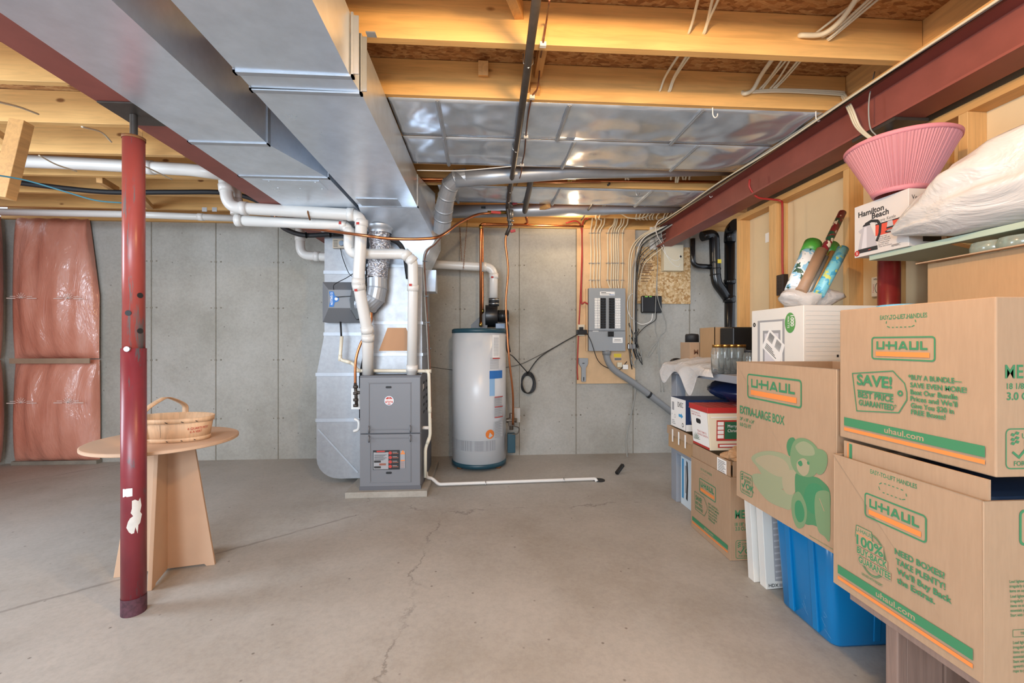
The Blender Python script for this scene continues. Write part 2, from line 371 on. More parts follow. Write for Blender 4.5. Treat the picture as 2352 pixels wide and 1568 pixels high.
tA=T('return_air_duct','galvanized return air duct hugging the left red beam',"duct",(-1.28,1.9,2.2))
O('straight_section',duct_section(-1.47,-1.09,-1.47,-1.09,.15,2.31,2.205,2.42),M['galv'],tA)
O('transition_section',duct_section(-1.47,-1.09,-1.47,-.945,2.31,2.76,2.205,2.42,crease='x'),M['galv'],tA)
O('end_section',duct_section(-1.47,-.945,-1.47,-.945,2.76,4.28,2.205,2.42),M['galv'],tA)
O('joint_cleat',cleat_ring(G(),-1.47,-1.09,2.295,2.205,2.42,.005),M['galvd'],tA)
O('joint_cleat',cleat_ring(G(),-1.47,-.945,2.745,2.205,2.42,.005),M['galvd'],tA)
g=G(); 
for x,y in ((-1.33,2.83),(-1.05,2.83),(-1.33,2.95),(-1.05,2.95),(-1.19,2.95)): g.cyl((x,y,2.205),(x,y,2.200),.005,n=8)
g.box(-1.36,-1.02,2.81,2.97,2.2025,2.2055)
O('access_patch',g,M['galv'],tA)
tB=T('supply_air_duct','wide galvanized supply air duct running above the furnace','duct',(-.70,1.9,2.2))
O('straight_section',duct_section(-.915,-.50,-.915,-.50,.15,1.70,2.205,2.44,crease='d1'),M['galv'],tB)
O('connector_section',duct_section(-.915,-.50,-.915,-.495,1.70,1.80,2.205,2.44),M['galv'],tB)
O('straight_section',duct_section(-.915,-.492,-.915,-.486,1.80,3.30,2.205,2.44,crease='d1'),M['galv'],tB)
O('end_section',duct_section(-.915,-.486,-.93,-.40,3.30,3.70,2.205,2.44,z0b=2.06,crease='d1',dep=.02),M['galv'],tB)
for y in (1.685,1.80): 
    g=cleat_ring(G(),-.915,-.495,y,2.205,2.44,.008,.022); g.box(-.495,-.468,y+.004,y+.008,2.21,2.43); O('joint_cleat',g,M['galvd'],tB)
O('joint_cleat',cleat_ring(G(),-.915,-.486,3.285,2.205,2.44,.006,.03),M['galvd'],tB)
g=G(); g.box(-.885,-.60,3.12,3.285,2.200,2.2055)
O('takeoff_plate',g,M['galvd'],tB)
g=G().beam((-.468,1.80,2.437),(-.43,1.80,2.437),.03,.004); O('hanger_tab',g,M['galvd'],tB)
# panning under the joist bays
def panning(x0,x1,ya,yb,label,seams,skew,wob):
    t=T('joist_bay_panning',label,'panning',((x0+x1)/2,(ya+yb)/2,JB-.01),'sheet metal panning under the joists')
    def f(u,v):
        z=JB-.004-.010*math.sin(math.pi*v)**.7*(.35+.65*abs(math.sin(7.3*u+wob)))*(0.3+.9*u)-.004*math.sin(23*u+5*v+wob)*u*math.sin(math.pi*v)
        return (x0+(x1-x0)*u, ya+(yb-ya)*v, z)
    g=G().grid(f,70,10); O('sheet',g,M['galvw'],t,solid=.0008)
    for xs in seams:
        g=G(); g.beam((xs,ya,JB-.012),(xs+skew,yb,JB-.012),.022,.007); g.beam((xs,ya,JB-.017),(xs+skew,yb,JB-.017),.006,.007); O('seam_strip',g,M['galvd'],t)
panning(-.485,1.84,jy(1)+.02,jy(2)+.014,'sheet of galvanized metal under the joists, nearest row',(-.235,.45,1.17),.0,0)
panning(-.485,1.84,jy(2)+.022,jy(3)+.02,'sheet of galvanized metal under the joists, second row with dents',(-.24,.56,1.35),.0,1.7)
panning(-.36,1.84,jy(4)+.012,jy(5)+.02,'sheet of galvanized metal under the joists, farthest row past the copper pipes',(-.22,.62,1.38),.0,3.1)
# round branch ducts
t=T('round_duct','round galvanized branch duct with elbow rising beside the supply duct end','duct',(-.3,3.4,2.1))
p=[at(1046,412,Y=3.27),at(1150,404,Y=3.265),at(1300,393,Y=3.26),at(1700,384,Y=3.255)]
O('straight_pipe',G().tube(p,.058,20),M['galvd'],t)
e=[at(1014,530,Y=3.66),at(1018,500,Y=3.58),at(1020,478,Y=3.5),at(1026,450,Y=3.40),at(1034,425,Y=3.33),at(1050,410,Y=3.28),at(1072,407,Y=3.268)]
g=G(); r=[.070]*3+[.064]*4
g.tube(e,r,20,sm=False)
for q,d in zip(e[1:-1],range(1,6)):
    dd=(e[d+1]-e[d-1]).normalized(); g.cyl(q-dd*.006,q+dd*.006,r[d]+.004,n=20)
O('gored_elbow',g,M['galvd'],t)
t=T('round_duct','round galvanized branch duct running along the ceiling nearest the concrete wall','duct',(.6,4.08,2.38))
O('straight_pipe',G().tube([at(1030,486,Y=4.08),at(1250,482,Y=4.08),at(1560,474,Y=4.08)],.058,20),M['galvd'],t)
O('damper_patch',G().box(-.02,.02,4.02,4.03,2.42,2.44),M['blackm'],t)

# ------------------------------------------------------------------ furnace and pad
O('furnace_pad',G().box(-1.06,-.435,3.45,4.33,0,.047),M['slab'],None,'rectangular concrete pad under the grey furnace','pad',bev=.004)
fx0,fx1,fy0,fy1,fz0,fz1=-.962,-.489,3.49,4.19,.047,.94
t=T('furnace','grey gas furnace with two door panels standing on the concrete pad','furnace',((fx0+fx1)/2,3.84,fz0))
g=G().box(fx0,fx1,fy0+.022,fy1,fz0,fz1); O('cabinet',g,M['greyd'],t,bev=.003)
def panel_door(z0,z1,inner):
    g=G(); g.box(fx0+.004,fx1-.004,fy0,fy0+.024,z0,z1)
    a,b,c,d=inner
    for (xa,xb,za,zb) in ((a,b,d-.008,d),(a,b,c,c+.008),(a,a+.008,c,d),(b-.008,b,c,d)): g.box(xa,xb,fy0-.004,fy0+.002,za,zb)
    return g
def latch(x,z,up):
    g=G(); g.tube([(x,fy0-.003,z),(x,fy0-.02,z+.012*up),(x,fy0-.02,z+.035*up),(x,fy0-.003,z+.05*up)],.006,8); g.box(x-.011,x+.011,fy0-.005,fy0,min(z,z+.055*up),max(z,z+.055*up)); return g
split=.487
du=O('upper_door',panel_door(split+.004,fz1-.012,(fx0+.07,fx1-.075,split+.03,fz1-.055)),M['grey'],t,bev=.003)
dl=O('lower_door',panel_door(fz0+.03,split-.004,(fx0+.08,fx1-.075,fz0+.06,split-.03)),M['grey'],t,bev=.003)
g=G().box(fx0,fx1,fy0+.004,fy0+.03,fz0,fz0+.03); O('base_rail',g,M['greyd'],t)
for x in (fx0+.075,fx1-.08):
    O('latch',latch(x,split+.012,1),M['grey'],du); O('latch',latch(x,split-.012,-1),M['grey'],dl)
def slot(x,z): 
    g=G(); g.prism(rr(x-.022,z-.008,x+.022,z+.008,.0075),(0,fy0-.0042,0),(1,0,0),(0,0,1),(0,.004,0)); return g
xm=(fx0+fx1)/2
O('vent_slot',slot(xm-.012,fz1-.09),M['blackm'],du); O('vent_slot',slot(xm-.01,fz0+.135),M['blackm'],dl)
k=Ink((xm-.008,fy0,.745),(1,0,0),(0,0,1),.003); k.disc(0,0,.036,0); k.disc(0,0,.031,1); k.rect(-.028,-.006,.028,.012,2); k.text('Rheem',0,-.003,.011,1.0,.02,1,'c',.15); k.disc(0,.022,.004,2); k.disc(.014,.019,.002,2); k.rect(-.02,-.024,.02,-.012,2); k.rect(-.012,-.020,.012,-.016,1)
O('badge',k.g,[M['zinc'],M['ink_r'],M['ink_w']],du,'round red and white maker badge')
k=Ink((fx0+.105,fy0,fz0+.16),(1,0,0),(0,0,1),.002)
k.rect(0,0,.205,.152,0); k.rect(.004,.004,.118,.136,1); k.rect(0.02,.134,.1,.152,2); k.rect(.028,.138,.09,.148,3)
for i in range(6): k.rect(.01,.115-.008*i,.105-.012*(i%3),.118-.008*i,0)
for i in range(3): k.rect(.008+.04*(i%2),.012+.022*i,.06+.04*(i%2),.028+.022*i,(2,4,2)[i])
for i in range(4):
    z=.13-.035*i; k.rect(.13,z-.012,.2,z+.014,2); k.disc(.132,z,.013,3); k.rect(.15,z-.006,.195,z+.0,4); k.rect(.15,z+.004,.185,z+.008,1)
k.rect(.212,.01,.245,.145,1); k.rect(.212,.118,.245,.128,5); k.rect(.212,.066,.245,.074,5)
k.poly([(.215,.13),(.243,.13),(.229,.152)],5)
for i in range(9): k.rect(.214,.014+.006*i,.24,.016+.006*i,4)
O('warning_label',k.g,[M['ink_k'],M['ink_gr'],plain('label_dark','2a2422',.5),M['ink_r'],plain('label_brown','8a5240',.5),M['ink_o']],dl,'dark warning label with small pictures')
g=G()
for zz in (.62,.68,.74,.80,.86):
    for j in range(3):
        y=3.62+.17*j; g.prism(rr(y,zz,y+.1,zz+.02,.009),(fx1+.0006,0,0),(0,1,0),(0,0,1),(.001,0,0))
O('side_louvres',g,M['blackm'],t)
k=Ink((fx1,3.60,.81),(0,1,0),(0,0,1),.001); k.rect(0,0,.05,.05); k.build('tag',M['paper'],t)
# coil cabinet and plenum
t=T('supply_plenum','shiny galvanized plenum standing on top of the furnace','plenum',(-.72,3.84,.945))
px0,px1,py0,py1=-.945,-.505,3.675,4.17
O('coil_casing',G().box(px0,px1,py0,py1,.942,1.36),M['galvspang'],t)
O('upper_casing',G().box(px0-.0,px1,py0+.0,py1,1.36,1.83),M['galvspang'],t)
cl=.008
for z in (1.10,1.36,1.83): O('seam_flange',G().box(px0-cl,px1+cl,py0-cl,py1+cl,z-.012,z+.012),M['galvd'],t)
g=G(); g.hexa([(px0,py0,1.83),(px1,py0,1.83),(px1,py1,1.83),(px0,py1,1.83)],[(-.93,3.70,2.06),(-.40,3.70,2.06),(-.40,py1,2.06),(-.93,py1,2.06)]); g.box(-.93,-.40,3.705,py1,2.06,2.30)
O('offset_transition',g,M['galv'],t)
g=G(); g.prism([(0,0),(.17,0),(.11,.19),(.06,.19)],(px1+.001,3.75,1.63),(0,1,0),(0,0,1),(.10,0,0)); O('side_boot',g,M['galv'],t)
k=Ink((px0+.11,py0,1.0),(1,0,0),(0,0,1),.002); k.poly([(-.02,.13),(.27,.13),(.2,.32),(.05,.32)],0); k.rect(.22,.0,.235,.16,1); k.rect(.04,.1,.27,.118,2)
O('casing_stickers',k.g,[plain('brown_sticker','b98a62',.6),M['yellow'],M['paper']],t)
# return drop with humidifier
t=T('return_air_drop','galvanized return drop with sloped offset and curved boot left of the furnace','duct',(-1.19,4.0,.05))
def tap(poly,y0,y1):
    return G().prism(poly,(0,y0,0),(1,0,0),(0,0,1),(0,y1-y0,0))
O('upper_drop',G().box(-1.335,-1.0,3.80,4.25,1.27,2.21),M['galvspang'],t)
O('offset_section',tap([(-1.40,.93),(-1.05,.93),(-.985,1.27),(-1.335,1.27)],3.80,4.25),M['galvspang'],t)
O('lower_drop',G().box(-1.40,-1.05,3.80,4.25,.545,.93),M['galvspang'],t)
poly=[(-1.40,.545),(-1.40,.22)]+[(-1.40+.19*(1-math.cos(a)),.22-.17*math.sin(a)) for a in [R(15*i) for i in range(1,7)]]+[(-.966,.05),(-.966,.49),(-1.05,.49),(-1.05,.545)]
O('curved_boot',tap(poly,3.80,4.25),M['galvspang'],t)
for z,a,b in ((.545,-1.40,-1.05),(.93,-1.40,-1.05),(1.27,-1.335,-.985),(1.79,-1.335,-1.0)): O('seam_strip',G().box(a-.006,b+.006,3.792,3.80,z-.014,z+.014),M['galvd'],t)
O('stiffening_crease',G().beam((-1.385,3.798,.47),(-1.06,3.798,.10),.012,.006,(0,1,0)),M['galvd'],t)
O('seam_strip',G().box(-.982,-.966,3.79,3.80,.06,.5),M['galvd'],t)
t=T('humidifier','dark grey whole house humidifier hood on the return drop','humidifier',(-1.12,3.68,1.365))
hx0,hx1,hz0,hz1,hy=-1.315,-.99,1.365,1.695,3.545
g=G(); b=[(hx0,3.70,hz0),(hx1,3.70,hz0),(hx1,3.70,hz1),(hx0,3.70,hz1)]; f=[(hx0+.10,hy,hz0+.105),(hx1-.03,hy,hz0+.105),(hx1-.03,hy,hz1-.08),(hx0+.10,hy,hz1-.08)]
g.add(b+f,[(0,1,5,4),(1,2,6,5),(2,3,7,6),(3,0,4,7),(4,5,6,7)]); g.box(hx0,hx1,3.70,3.80,hz0,hz1)
O('hood',g,plain('humidifier_grey','787b80',.45),t,bev=.003)
poly=[(hx1-.01,hz0+.01),(hx1-.055,hz0+.09),(hx1-.065,hz0+.17),(hx1-.05,hz0+.25),(hx1-.01,hz1-.005),(hx1+.07,hz1-.02),(hx1+.07,hz0+.03)]
O('end_cap',G().prism(poly,(0,3.54,0),(1,0,0),(0,0,1),(0,.26,0)),M['black'],t,bev=.006)
k=Ink((hx0+.105,hy,hz0+.115),(1,0,0),(0,0,1),.0015)
k.poly([(0,0),(.035,0),(.045,.035),(.07,.042),(.078,.06),(.07,.08),(.045,.085),(.035,.12),(0,.12),(.012,.06)],0); k.text('12 GALLON',.012,.112,.017,.8,.02,1,'l',0,1,R(-90)); k.disc(.055,.062,.012,1)
O('capacity_sticker',k.g,[M['ink_b'],M['ink_w']],t,'blue 12 gallon sticker')
O('cord',G().tube(spl([(hx0+.14,hy+.0,hz0+.25),(hx0+.15,hy-.01,hz0+.29),(hx0+.22,3.6,hz1+.02),(hx0+.27,3.62,hz1+.06)]),.003,6),M['black'],t)
O('cord',G().tube(spl([(hx0+.16,hy-.005,hz0+.19),(hx0+.22,hy-.01,hz0+.195),(hx0+.30,hy,hz0+.2)]),.003,6),M['black'],t)
O('drain_tube',G().tube([at(782,738,Y=3.70),at(784,772,Y=3.66)],.008,8),M['blackm'],t)
t=T('humidistat','small beige humidistat control with round dial high on the return drop','control',at(780,572,Y=3.79))
a=at(766,571,Y=3.79); b=at(799,549,Y=3.79)
O('case',G().box(a.x,b.x,3.765,3.80,a.z,b.z),plain('beige_control','b5a795',.5),t,bev=.003)
cx_=(a.x*.36+b.x*.64); cz_=(a.z+b.z)/2
O('dial',G().cyl((cx_,3.765,cz_),(cx_,3.752,cz_),.024,.02,n=20),plain('blue_grey_dial','7f8ea0',.4),t)
k=Ink((a.x+.008,3.765,a.z+.012),(1,0,0),(0,0,1),.001); 
for i in range(5): k.rect(0,.012*i,.035,.004+.012*i)
k.build('printed_scale',M['ink_k'],t)
O('control_wire',G().tube(spl([(a.x+.06,3.78,a.z),at(788,595,Y=3.72),at(800,625,Y=3.66),at(808,634,Y=3.6)]),.003,6),M['black'],t)
# flexible foil duct with metal elbow
t=T('flex_duct','crinkled silver foil duct dropping from the supply duct to the humidifier','duct',at(870,600,Y=3.40))
n=NT('crinkled_foil'); n.col(lin('d8d8dc')).set(Metallic=1.0,Roughness=.2); n.bump(n.noise(60,n.mapp((1,1,1.4)),3,.6),.6,.02); M['foil']=n.m
pts=spl([at(873,470,Y=3.585),at(872,500,Y=3.59),at(871,540,Y=3.59),at(874,575,Y=3.59),at(869,610,Y=3.58),at(866,640,Y=3.57)],14); random.seed(3)
g=G().tube([p for a,b in zip(pts,pts[1:]) for p in (a,a.lerp(b,.5))]+[pts[-1]],[.080+.004*(i%2)-.006*(i/len(pts)/2) for i in range(2*len(pts)-1)],40,sm=False)
g.v=[tuple(Vector(v)+Vector((random.uniform(-1,1),random.uniform(-1,1),random.uniform(-1,1)))*.0042) for v in g.v]; g.f=[f for f in g.f if len(f[0])==4]
O('foil_sleeve',g,M['foil'],t)
e=[at(866,640,Y=3.57),at(866,662,Y=3.565),at(862,684,Y=3.56),at(850,697,Y=3.57),at(832,700,Y=3.60),at(815,690,Y=3.64)]
g=G().tube(e,.076,20,sm=False)
for i in range(1,5):
    dd=(e[i+1]-e[i-1]).normalized(); g.cyl(e[i]-dd*.004,e[i]+dd*.004,.080,n=20)
O('gored_elbow',g,M['galvd'],t)
p=at(873,468,Y=3.585); O('collar',G().lathe((p.x,p.y,2.07),[(.090,0),(.090,.03),(.105,.035),(.105,.06)],24),M['galvd'],t)

# ------------------------------------------------------------------ plastic vent pipes
def pipe(name,label,cat,px,r,rad,m,coup=(),coupm=None,mark=(),group=None,cl=.05):
    P=[at(a,b,Y=y) for a,b,y in px]; base=min(P,key=lambda q:q.z)
    t=T(name,label,cat,base,group)
    O('pipe',G().tube(fillet(P,rad,7),r,18),m,t)
    for i,f in coup:
        q=P[i].lerp(P[i+1],f); d=(P[i+1]-P[i]).normalized(); O('coupling',G().tube([q-d*cl*.5,q+d*cl*.5],r*1.13,18),coupm or m,t)
    for i,f in mark:
        q=P[i].lerp(P[i+1],f); d=(P[i+1]-P[i]).normalized(); o=Vector((-.3,-1,.1)); o=(o-d*o.dot(d)).normalized(); s=d.cross(o).normalized()
        kk=G(); kk.nofix=True
        a=q+o*(r*1.15); kk.add([a-s*.012-d*.009,a+s*.012-d*.009,a+s*.012+d*.009,a-s*.012+d*.009],[(0,1,2,3)]); O('red_mark',kk,M['ink_r'],t)
    return t,P
vg='white plastic vent pipes'
t,P=pipe('vent_pipe','white plastic vent pipe dropping to the top left of the furnace','pipe',[(516,408,3.36),(524,476,3.36),(831,494,3.36),(829,548,3.36),(823,652,3.38),(845,765,3.48),(845,866,3.59)],.043,.09,M['pvc'],[(0,.35),(1,.12),(1,.92),(2,.35),(3,.95),(4,.05),(4,.93),(5,.1)],None,[(2,.42),(4,.10)])
O('pipe_hook_strap',G().tube([at(708,470,Y=3.37),at(707,488,Y=3.31),at(712,505,Y=3.36)],.006,6),M['rust'],t)
pipe('vent_pipe','white plastic vent pipe with a tee that drops to the top right of the furnace','pipe',[(545,506,3.47),(803,517,3.47),(801,568,3.47),(812,583,3.465),(930,583,3.46),(948,600,3.47),(949,650,3.50),(946,866,3.585)],.040,.08,M['pvc'],[(0,.02),(0,.95),(1,.3),(4,.15),(4,.85),(6,.05),(6,.9)],None,[(6,.02),(0,.93)])
pipe('vent_pipe','white plastic vent pipe under the far left joists, angled across the ceiling','pipe',[(-40,366,3.30),(200,376,3.30),(440,390,3.30),(512,400,3.32)],.043,.05,M['pvc'],[(1,.6)])
pipe('vent_pipe','thin white plastic pipe along the left ceiling just above the concrete wall','pipe',[(-40,486,4.2),(300,492,4.2),(560,502,4.2)],.030,.05,M['pvc'],[(1,.62)])
pipe('vent_pipe','short white plastic pipe stub behind the left vent pipe elbow','pipe',[(541,420,3.47),(543,493,3.47)],.040,.05,M['pvc'],[(0,.6)])
pipe('water_heater_vent','white plastic vent pipe crossing to the blower on the water heater','pipe',[(689,508,4.42),(690,586,4.42),(760,591,4.42),(1000,607,4.42),(1134,614,4.40),(1133,694,4.40)],.043,.09,M['pvc'],[(0,.5),(1,.55),(3,.83),(4,.25)],None,[(4,.3)])
for a,b in (((1056,520,4.4),(1061,603,4.42)),((1074,498,4.35),(1064,618,4.36))):
    A=at(a[0],a[1],Y=a[2]); B=at(b[0],b[1],Y=b[2]); g=G(); n_=26
    for i in range(n_):
        c=A.lerp(B,(i+.5)/n_); d=(B-A)/n_*.62; s=Vector((.004,0,0)) if i%2 else Vector((0,.004,0)); g.tube([c-d-s,c-d+s,c+d+s,c+d-s,c-d-s],.0016,5)
    O('hanging_chain',g,M['rust'],None,'rusty chain holding the water heater vent pipe, '+('left one' if a[0]==1056 else 'right one'),'chain')
g=G().tube(fillet([at(706,455,Y=3.2),at(705,478,Y=3.3),at(712,508,Y=3.36)],.02),.006,6)
# condensate lines
t,P=pipe('condensate_pipe','cream plastic condensate pipe wrapping around the furnace top and down its right side','pipe',[(785,772,3.66),(781,826,3.66),(812,834,3.66),(821,851,3.62),(985,852,3.60),(988,1000,3.60),(977,1030,3.6),(977,1096,3.6)],.0135,.03,M['cpvc'],[(0,.92),(1,.6),(3,.01),(3,.99),(4,.6),(5,.4)],None,(),None,.05)
a=at(966,982,Y=3.6); b=at(986,982,Y=3.6); O('tee_branch',G().cyl(a,b,.0145,n=14),M['pvc'],t)
P=[at(977,1092,Y=3.60),at(980,1096,Z=.075),at(992,1098,Z=.06),at(1008,1112,Z=.02),at(1368,1099,Z=.02),at(1371,1106,Z=.0)]
P[0]=Vector((P[1].x-.005,P[1].y,.12))
t=T('floor_drain_pipe','long white plastic drain pipe lying on the floor from furnace to floor drain','pipe',P[3])
O('pipe',G().tube(fillet(P,.02,5),.0135,14),M['pvc'],t)
for f in (.29,.79):
    q=P[3].lerp(P[4],f); O('strap',G().tube([q+Vector((0,-.03,-.012)),q+Vector((0,-.016,.01)),q+Vector((0,0,.0165)),q+Vector((0,.016,.01)),q+Vector((0,.03,-.012))],.004,6),M['zinc'],t)
p=at(1376,1103,Z=0); O('floor_drain',G().cyl((p.x,p.y,0),(p.x,p.y,.006),.05,n=20),M['blackm'],None,'small dark floor drain hole at the end of the white floor pipe','drain')
# refrigerant and gas lines
t=T('refrigerant_line','black insulated refrigerant line curving below the red beam','pipe',at(740,540,Y=3.9))
O('insulated_line',G().tube(spl([at(-20,412,Y=3.72),at(130,430,Y=3.74),at(250,441,Y=3.76),at(400,441,Y=3.78),at(520,443,Y=3.82),at(600,466,Y=3.88),at(640,512,Y=3.9),at(660,528,Y=3.85),at(700,540,Y=3.77),at(760,538,Y=3.72),at(840,536,Y=3.68),at(905,552,Y=3.62),at(928,580,Y=3.6),at(938,640,Y=3.64)],8),.020,12),M['blackm'],t)
g=G()
for px in ((703,540,3.745),(758,538,3.66)): q=at(px[0],px[1],Y=px[2]); g.cyl(q-Vector((.004,0,0)),q+Vector((.004,0,0)),.026,n=12)
O('cable_tie',g,M['black'],t)
t=T('gas_line','copper gas tube sweeping left from the black gas pipe to the furnace area','pipe',at(900,548,Y=3.36))
O('copper_tube',G().tube(spl([at(1130,489,Y=3.95),at(1095,493,Y=3.9),at(1055,512,Y=3.60),at(1015,540,Y=3.3),at(980,548,Y=3.24),at(900,548,Y=3.22),at(840,541,Y=3.22),at(740,528,Y=3.50),at(670,519,Y=3.72),at(640,504,Y=3.79),at(600,458,Y=3.78)],8),.011,10),M['copper'],t)
O('valve_body',G().cyl(at(1120,488,Y=3.95),at(1165,488,Y=3.95),.016,n=12),M['brass'],t)
O('valve_handle',G().beam(at(1128,487,Y=3.92),at(1150,489,Y=3.92),.02,.02),plain('red_handle','c03028',.4),t)
t=T('furnace_gas_tube','copper gas tube with shutoff valve at the left side of the furnace','pipe',at(818,930,Y=3.52))
O('copper_tube',G().tube(spl([at(853,705,Y=3.56),at(851,745,Y=3.56),at(828,790,Y=3.54),at(817,830,Y=3.53),at(816,884,Y=3.53)],8),.010,10),M['copper'],t)
g=G().cyl(at(816,880,Y=3.53),at(819,932,Y=3.53),.013,n=12); 
for y in (885,900,915,928): g.cyl(at(817,y,Y=3.53),at(817,y+6,Y=3.53),.02,n=8)
g.cyl(at(816,900,Y=3.53),at(832,902,Y=3.53),.012,n=10); O('valve',g,M['iron'],t)
O('valve_tag',G().box(*[v for v in (at(806,0,Y=3.6).x,at(826,0,Y=3.6).x)],3.61,3.612,at(806,940,Y=3.6).z,at(806,892,Y=3.6).z),M['paper'],t)
O('trap_tube',G().tube(spl([at(815,962,Y=3.62),at(824,968,Y=3.6),at(823,985,Y=3.6),at(813,990,Y=3.62)]),.012,8),M['pvc'],t)
t=T('control_cable','brown and white control wires tied down the right edge of the plenum','cable',at(992,840,Y=3.9))
W=[at(1030,505,Y=3.7),at(1020,535,Y=3.7),at(1000,560,Y=3.7),at(977,585,Y=3.66),at(978,660,Y=3.66),at(984,760,Y=3.66),at(988,848,Y=3.62),at(991,960,Y=3.6)]
O('brown_wire',G().tube(spl(W),.005,6),M['cableb'],t); O('white_wire',G().tube(spl([p+Vector((-.012,-.003,0)) for p in W]),.005,6),M['cableg'],t)
g=G()
for a,b in ((977,600),(980,680),(983,740),(986,800)): q=at(a,b,Y=3.655); g.box(q.x-.022,q.x+.016,q.y-.008,q.y+.008,q.z-.003,q.z+.003)
O('cable_tie',g,M['black'],t)
# ------------------------------------------------------------------ water heater
hx,hyc,hr=-.04,4.34,.262
t=T('water_heater','white cylindrical gas water heater with teal rim next to the furnace','water heater',(hx,hyc,.0))
n=NT('white_heater_enamel'); n.col(lin('d2d4d6')).set(Roughness=.3); M['heater']=n.m
M['teal']=plain('teal_enamel','204654',.4)
O('tank',G().lathe((hx,hyc,.06),[(0,0),(hr,0),(hr,1.235),(0,1.235)],48),M['heater'],t)
O('top_rim',G().lathe((hx,hyc,1.29),[(hr-.01,0),(hr+.006,0),(hr+.006,.03),(hr-.01,.042),(0,.045)],48),M['teal'],t)
O('base_rim',G().lathe((hx,hyc,.025),[(0,0),(hr+.004,0),(hr+.004,.04),(hr-.01,.042)],48),M['teal'],t)
for a in (215,325,90): O('foot',G().cyl((hx+.22*math.cos(R(a)),hyc+.22*math.sin(R(a)),0),(hx+.22*math.cos(R(a)),hyc+.22*math.sin(R(a)),.026),.03,n=12),M['rust'],t)
def wrap(r):
    return lambda x,y,e: Vector((hx+(r+e)*math.sin(x/hr),hyc-(r+e)*math.cos(x/hr),y))
def wink(r=.2628): 
    k=Ink((0,0,0),(1,0,0),(0,0,1)); k.wf=wrap(r); return k
def wrect(k,x0,y0,x1,y1,mi=0,n=8):
    for i in range(n): k.rect(x0+(x1-x0)*i/n,y0,x0+(x1-x0)*(i+1)/n,y1,mi)
n=NT('perforated_band'); v=n.n('ShaderNodeTexVoronoi'); v.inputs['Scale'].default_value=95; v.inputs['Randomness'].default_value=0; n.l(n.tc,v.inputs['Vector'])
n.col(n.ramp(v.outputs['Distance'],[(.25,lin('6e7176')),(.42,lin('a3a6aa'))])).set(Roughness=.4); M['perf']=n.m
k=wink(); wrect(k,-.36,.19,.165,.285,0,24); k.build('perforated_air_screen',M['perf'],t)
k=wink()
wrect(k,.13,1.05,.215,1.27,0); wrect(k,.10,.86,.26,.935,1); wrect(k,.10,.70,.155,.86,2)
for i in range(14): wrect(k,.105,.95+.008*i,.205,.9525+.008*i,3,5)
for i in range(16): wrect(k,.14,1.075+.011*i,.20,1.078+.011*i,3,4)
wrect(k,.13,1.045,.215,1.055,4); 
for z,h in ((.60,.09),(.50,.09),(.305,.16)):
    wrect(k,.145,z-.0,.25,z+h-.006,5)
    for i in range(int(h/.008)-1): wrect(k,.15,z+.004+.008*i,.24-.015*(i%3),z+.0065+.008*i,6,4)
for z in (.69,.597,.50): wrect(k,.145,z-.006,.25,z+.002,4,5)
O('instruction_labels',k.g,[M['paper'],M['ink_b'],plain('pale_blue_label','8db4d8',.5),M['ink_gr'],M['ink_r'],plain('silver_label','b4b6b8',.5),plain('fine_print','77787a',.6)],t)
k=wink(.2632); nn=24; k.poly([(.105+.043*math.cos(2*math.pi*i/nn),.345+.043*math.sin(2*math.pi*i/nn)) for i in range(nn)]); k.build('orange_sticker',plain('orange_sticker','d9762f',.5),t,'round orange sticker')
# gas valve side box
O('gas_control',G().box(.235,.31,4.24,4.32,.13,.315),M['teal'],t,bev=.006)
g=G(); g.cyl((.27,4.22,.36),(.27,4.22,.52),.02,n=12); g.cyl((.22,4.22,.45),(.32,4.22,.45),.022,n=12); g.box(.24,.30,4.2,4.26,.40,.47); g.tube(spl([(.29,4.2,.40),(.34,4.2,.38),(.33,4.2,.33),(.28,4.2,.32)]),.006,6)
O('gas_valve',g,plain('valve_bronze','5a5148',.4,.7),t,bev=.002)
O('thermostat_box',G().box(.30,.36,4.27,4.33,.42,.56),plain('grey_box','a7a39c',.5),t,bev=.004)
# blower
t2=t
g=G(); cx_,cz_=.10,1.46
g.cyl((.02,4.36,cz_),(.14,4.36,cz_),.11,n=32); O('blower_housing',g,M['black'],t,bev=.004)
g=G().lathe((.105,4.36,1.56),[(.04,0),(.052,.0),(.052,.02),(.046,.024),(.052,.028),(.052,.075),(.04,.075)],24); O('rubber_coupling',g,M['blackm'],t)
g=G(); 
for z in (1.575,1.615): g.lathe((.105,4.36,z),[(.0525,0),(.0545,0),(.0545,.012),(.0525,.012)],24)
O('hose_clamp',g,M['zinc'],t)
g=G().cyl((.14,4.34,1.46),(.25,4.34,1.46),.058,n=20)
for i in range(7): g.cyl((.15+.014*i,4.34,1.46),(.156+.014*i,4.34,1.46),.062,n=20)
O('blower_motor',g,M['black'],t)
g=G().add([(-.12,4.30,1.335),(.04,4.30,1.335),(.04,4.30,1.52),(-.12,4.30,1.37),(-.12,4.42,1.335),(.04,4.42,1.335),(.04,4.42,1.52),(-.12,4.42,1.37)],[(0,1,2,3),(7,6,5,4),(0,4,5,1),(1,5,6,2),(2,6,7,3),(3,7,4,0)]); O('blower_bracket',g,plain('bracket_dark','30343a',.4),t)
O('junction_box',G().box(.12,.21,4.28,4.36,1.335,1.385),plain('blue_grey_box','7f93ad',.4),t,bev=.003)
O('control_cable',G().tube(spl([(.15,4.25,1.40),(.22,4.12,1.38),(.235,4.1,1.30),(.235,4.1,1.2),(.25,4.11,1.11)]),.008,8),M['black'],t)
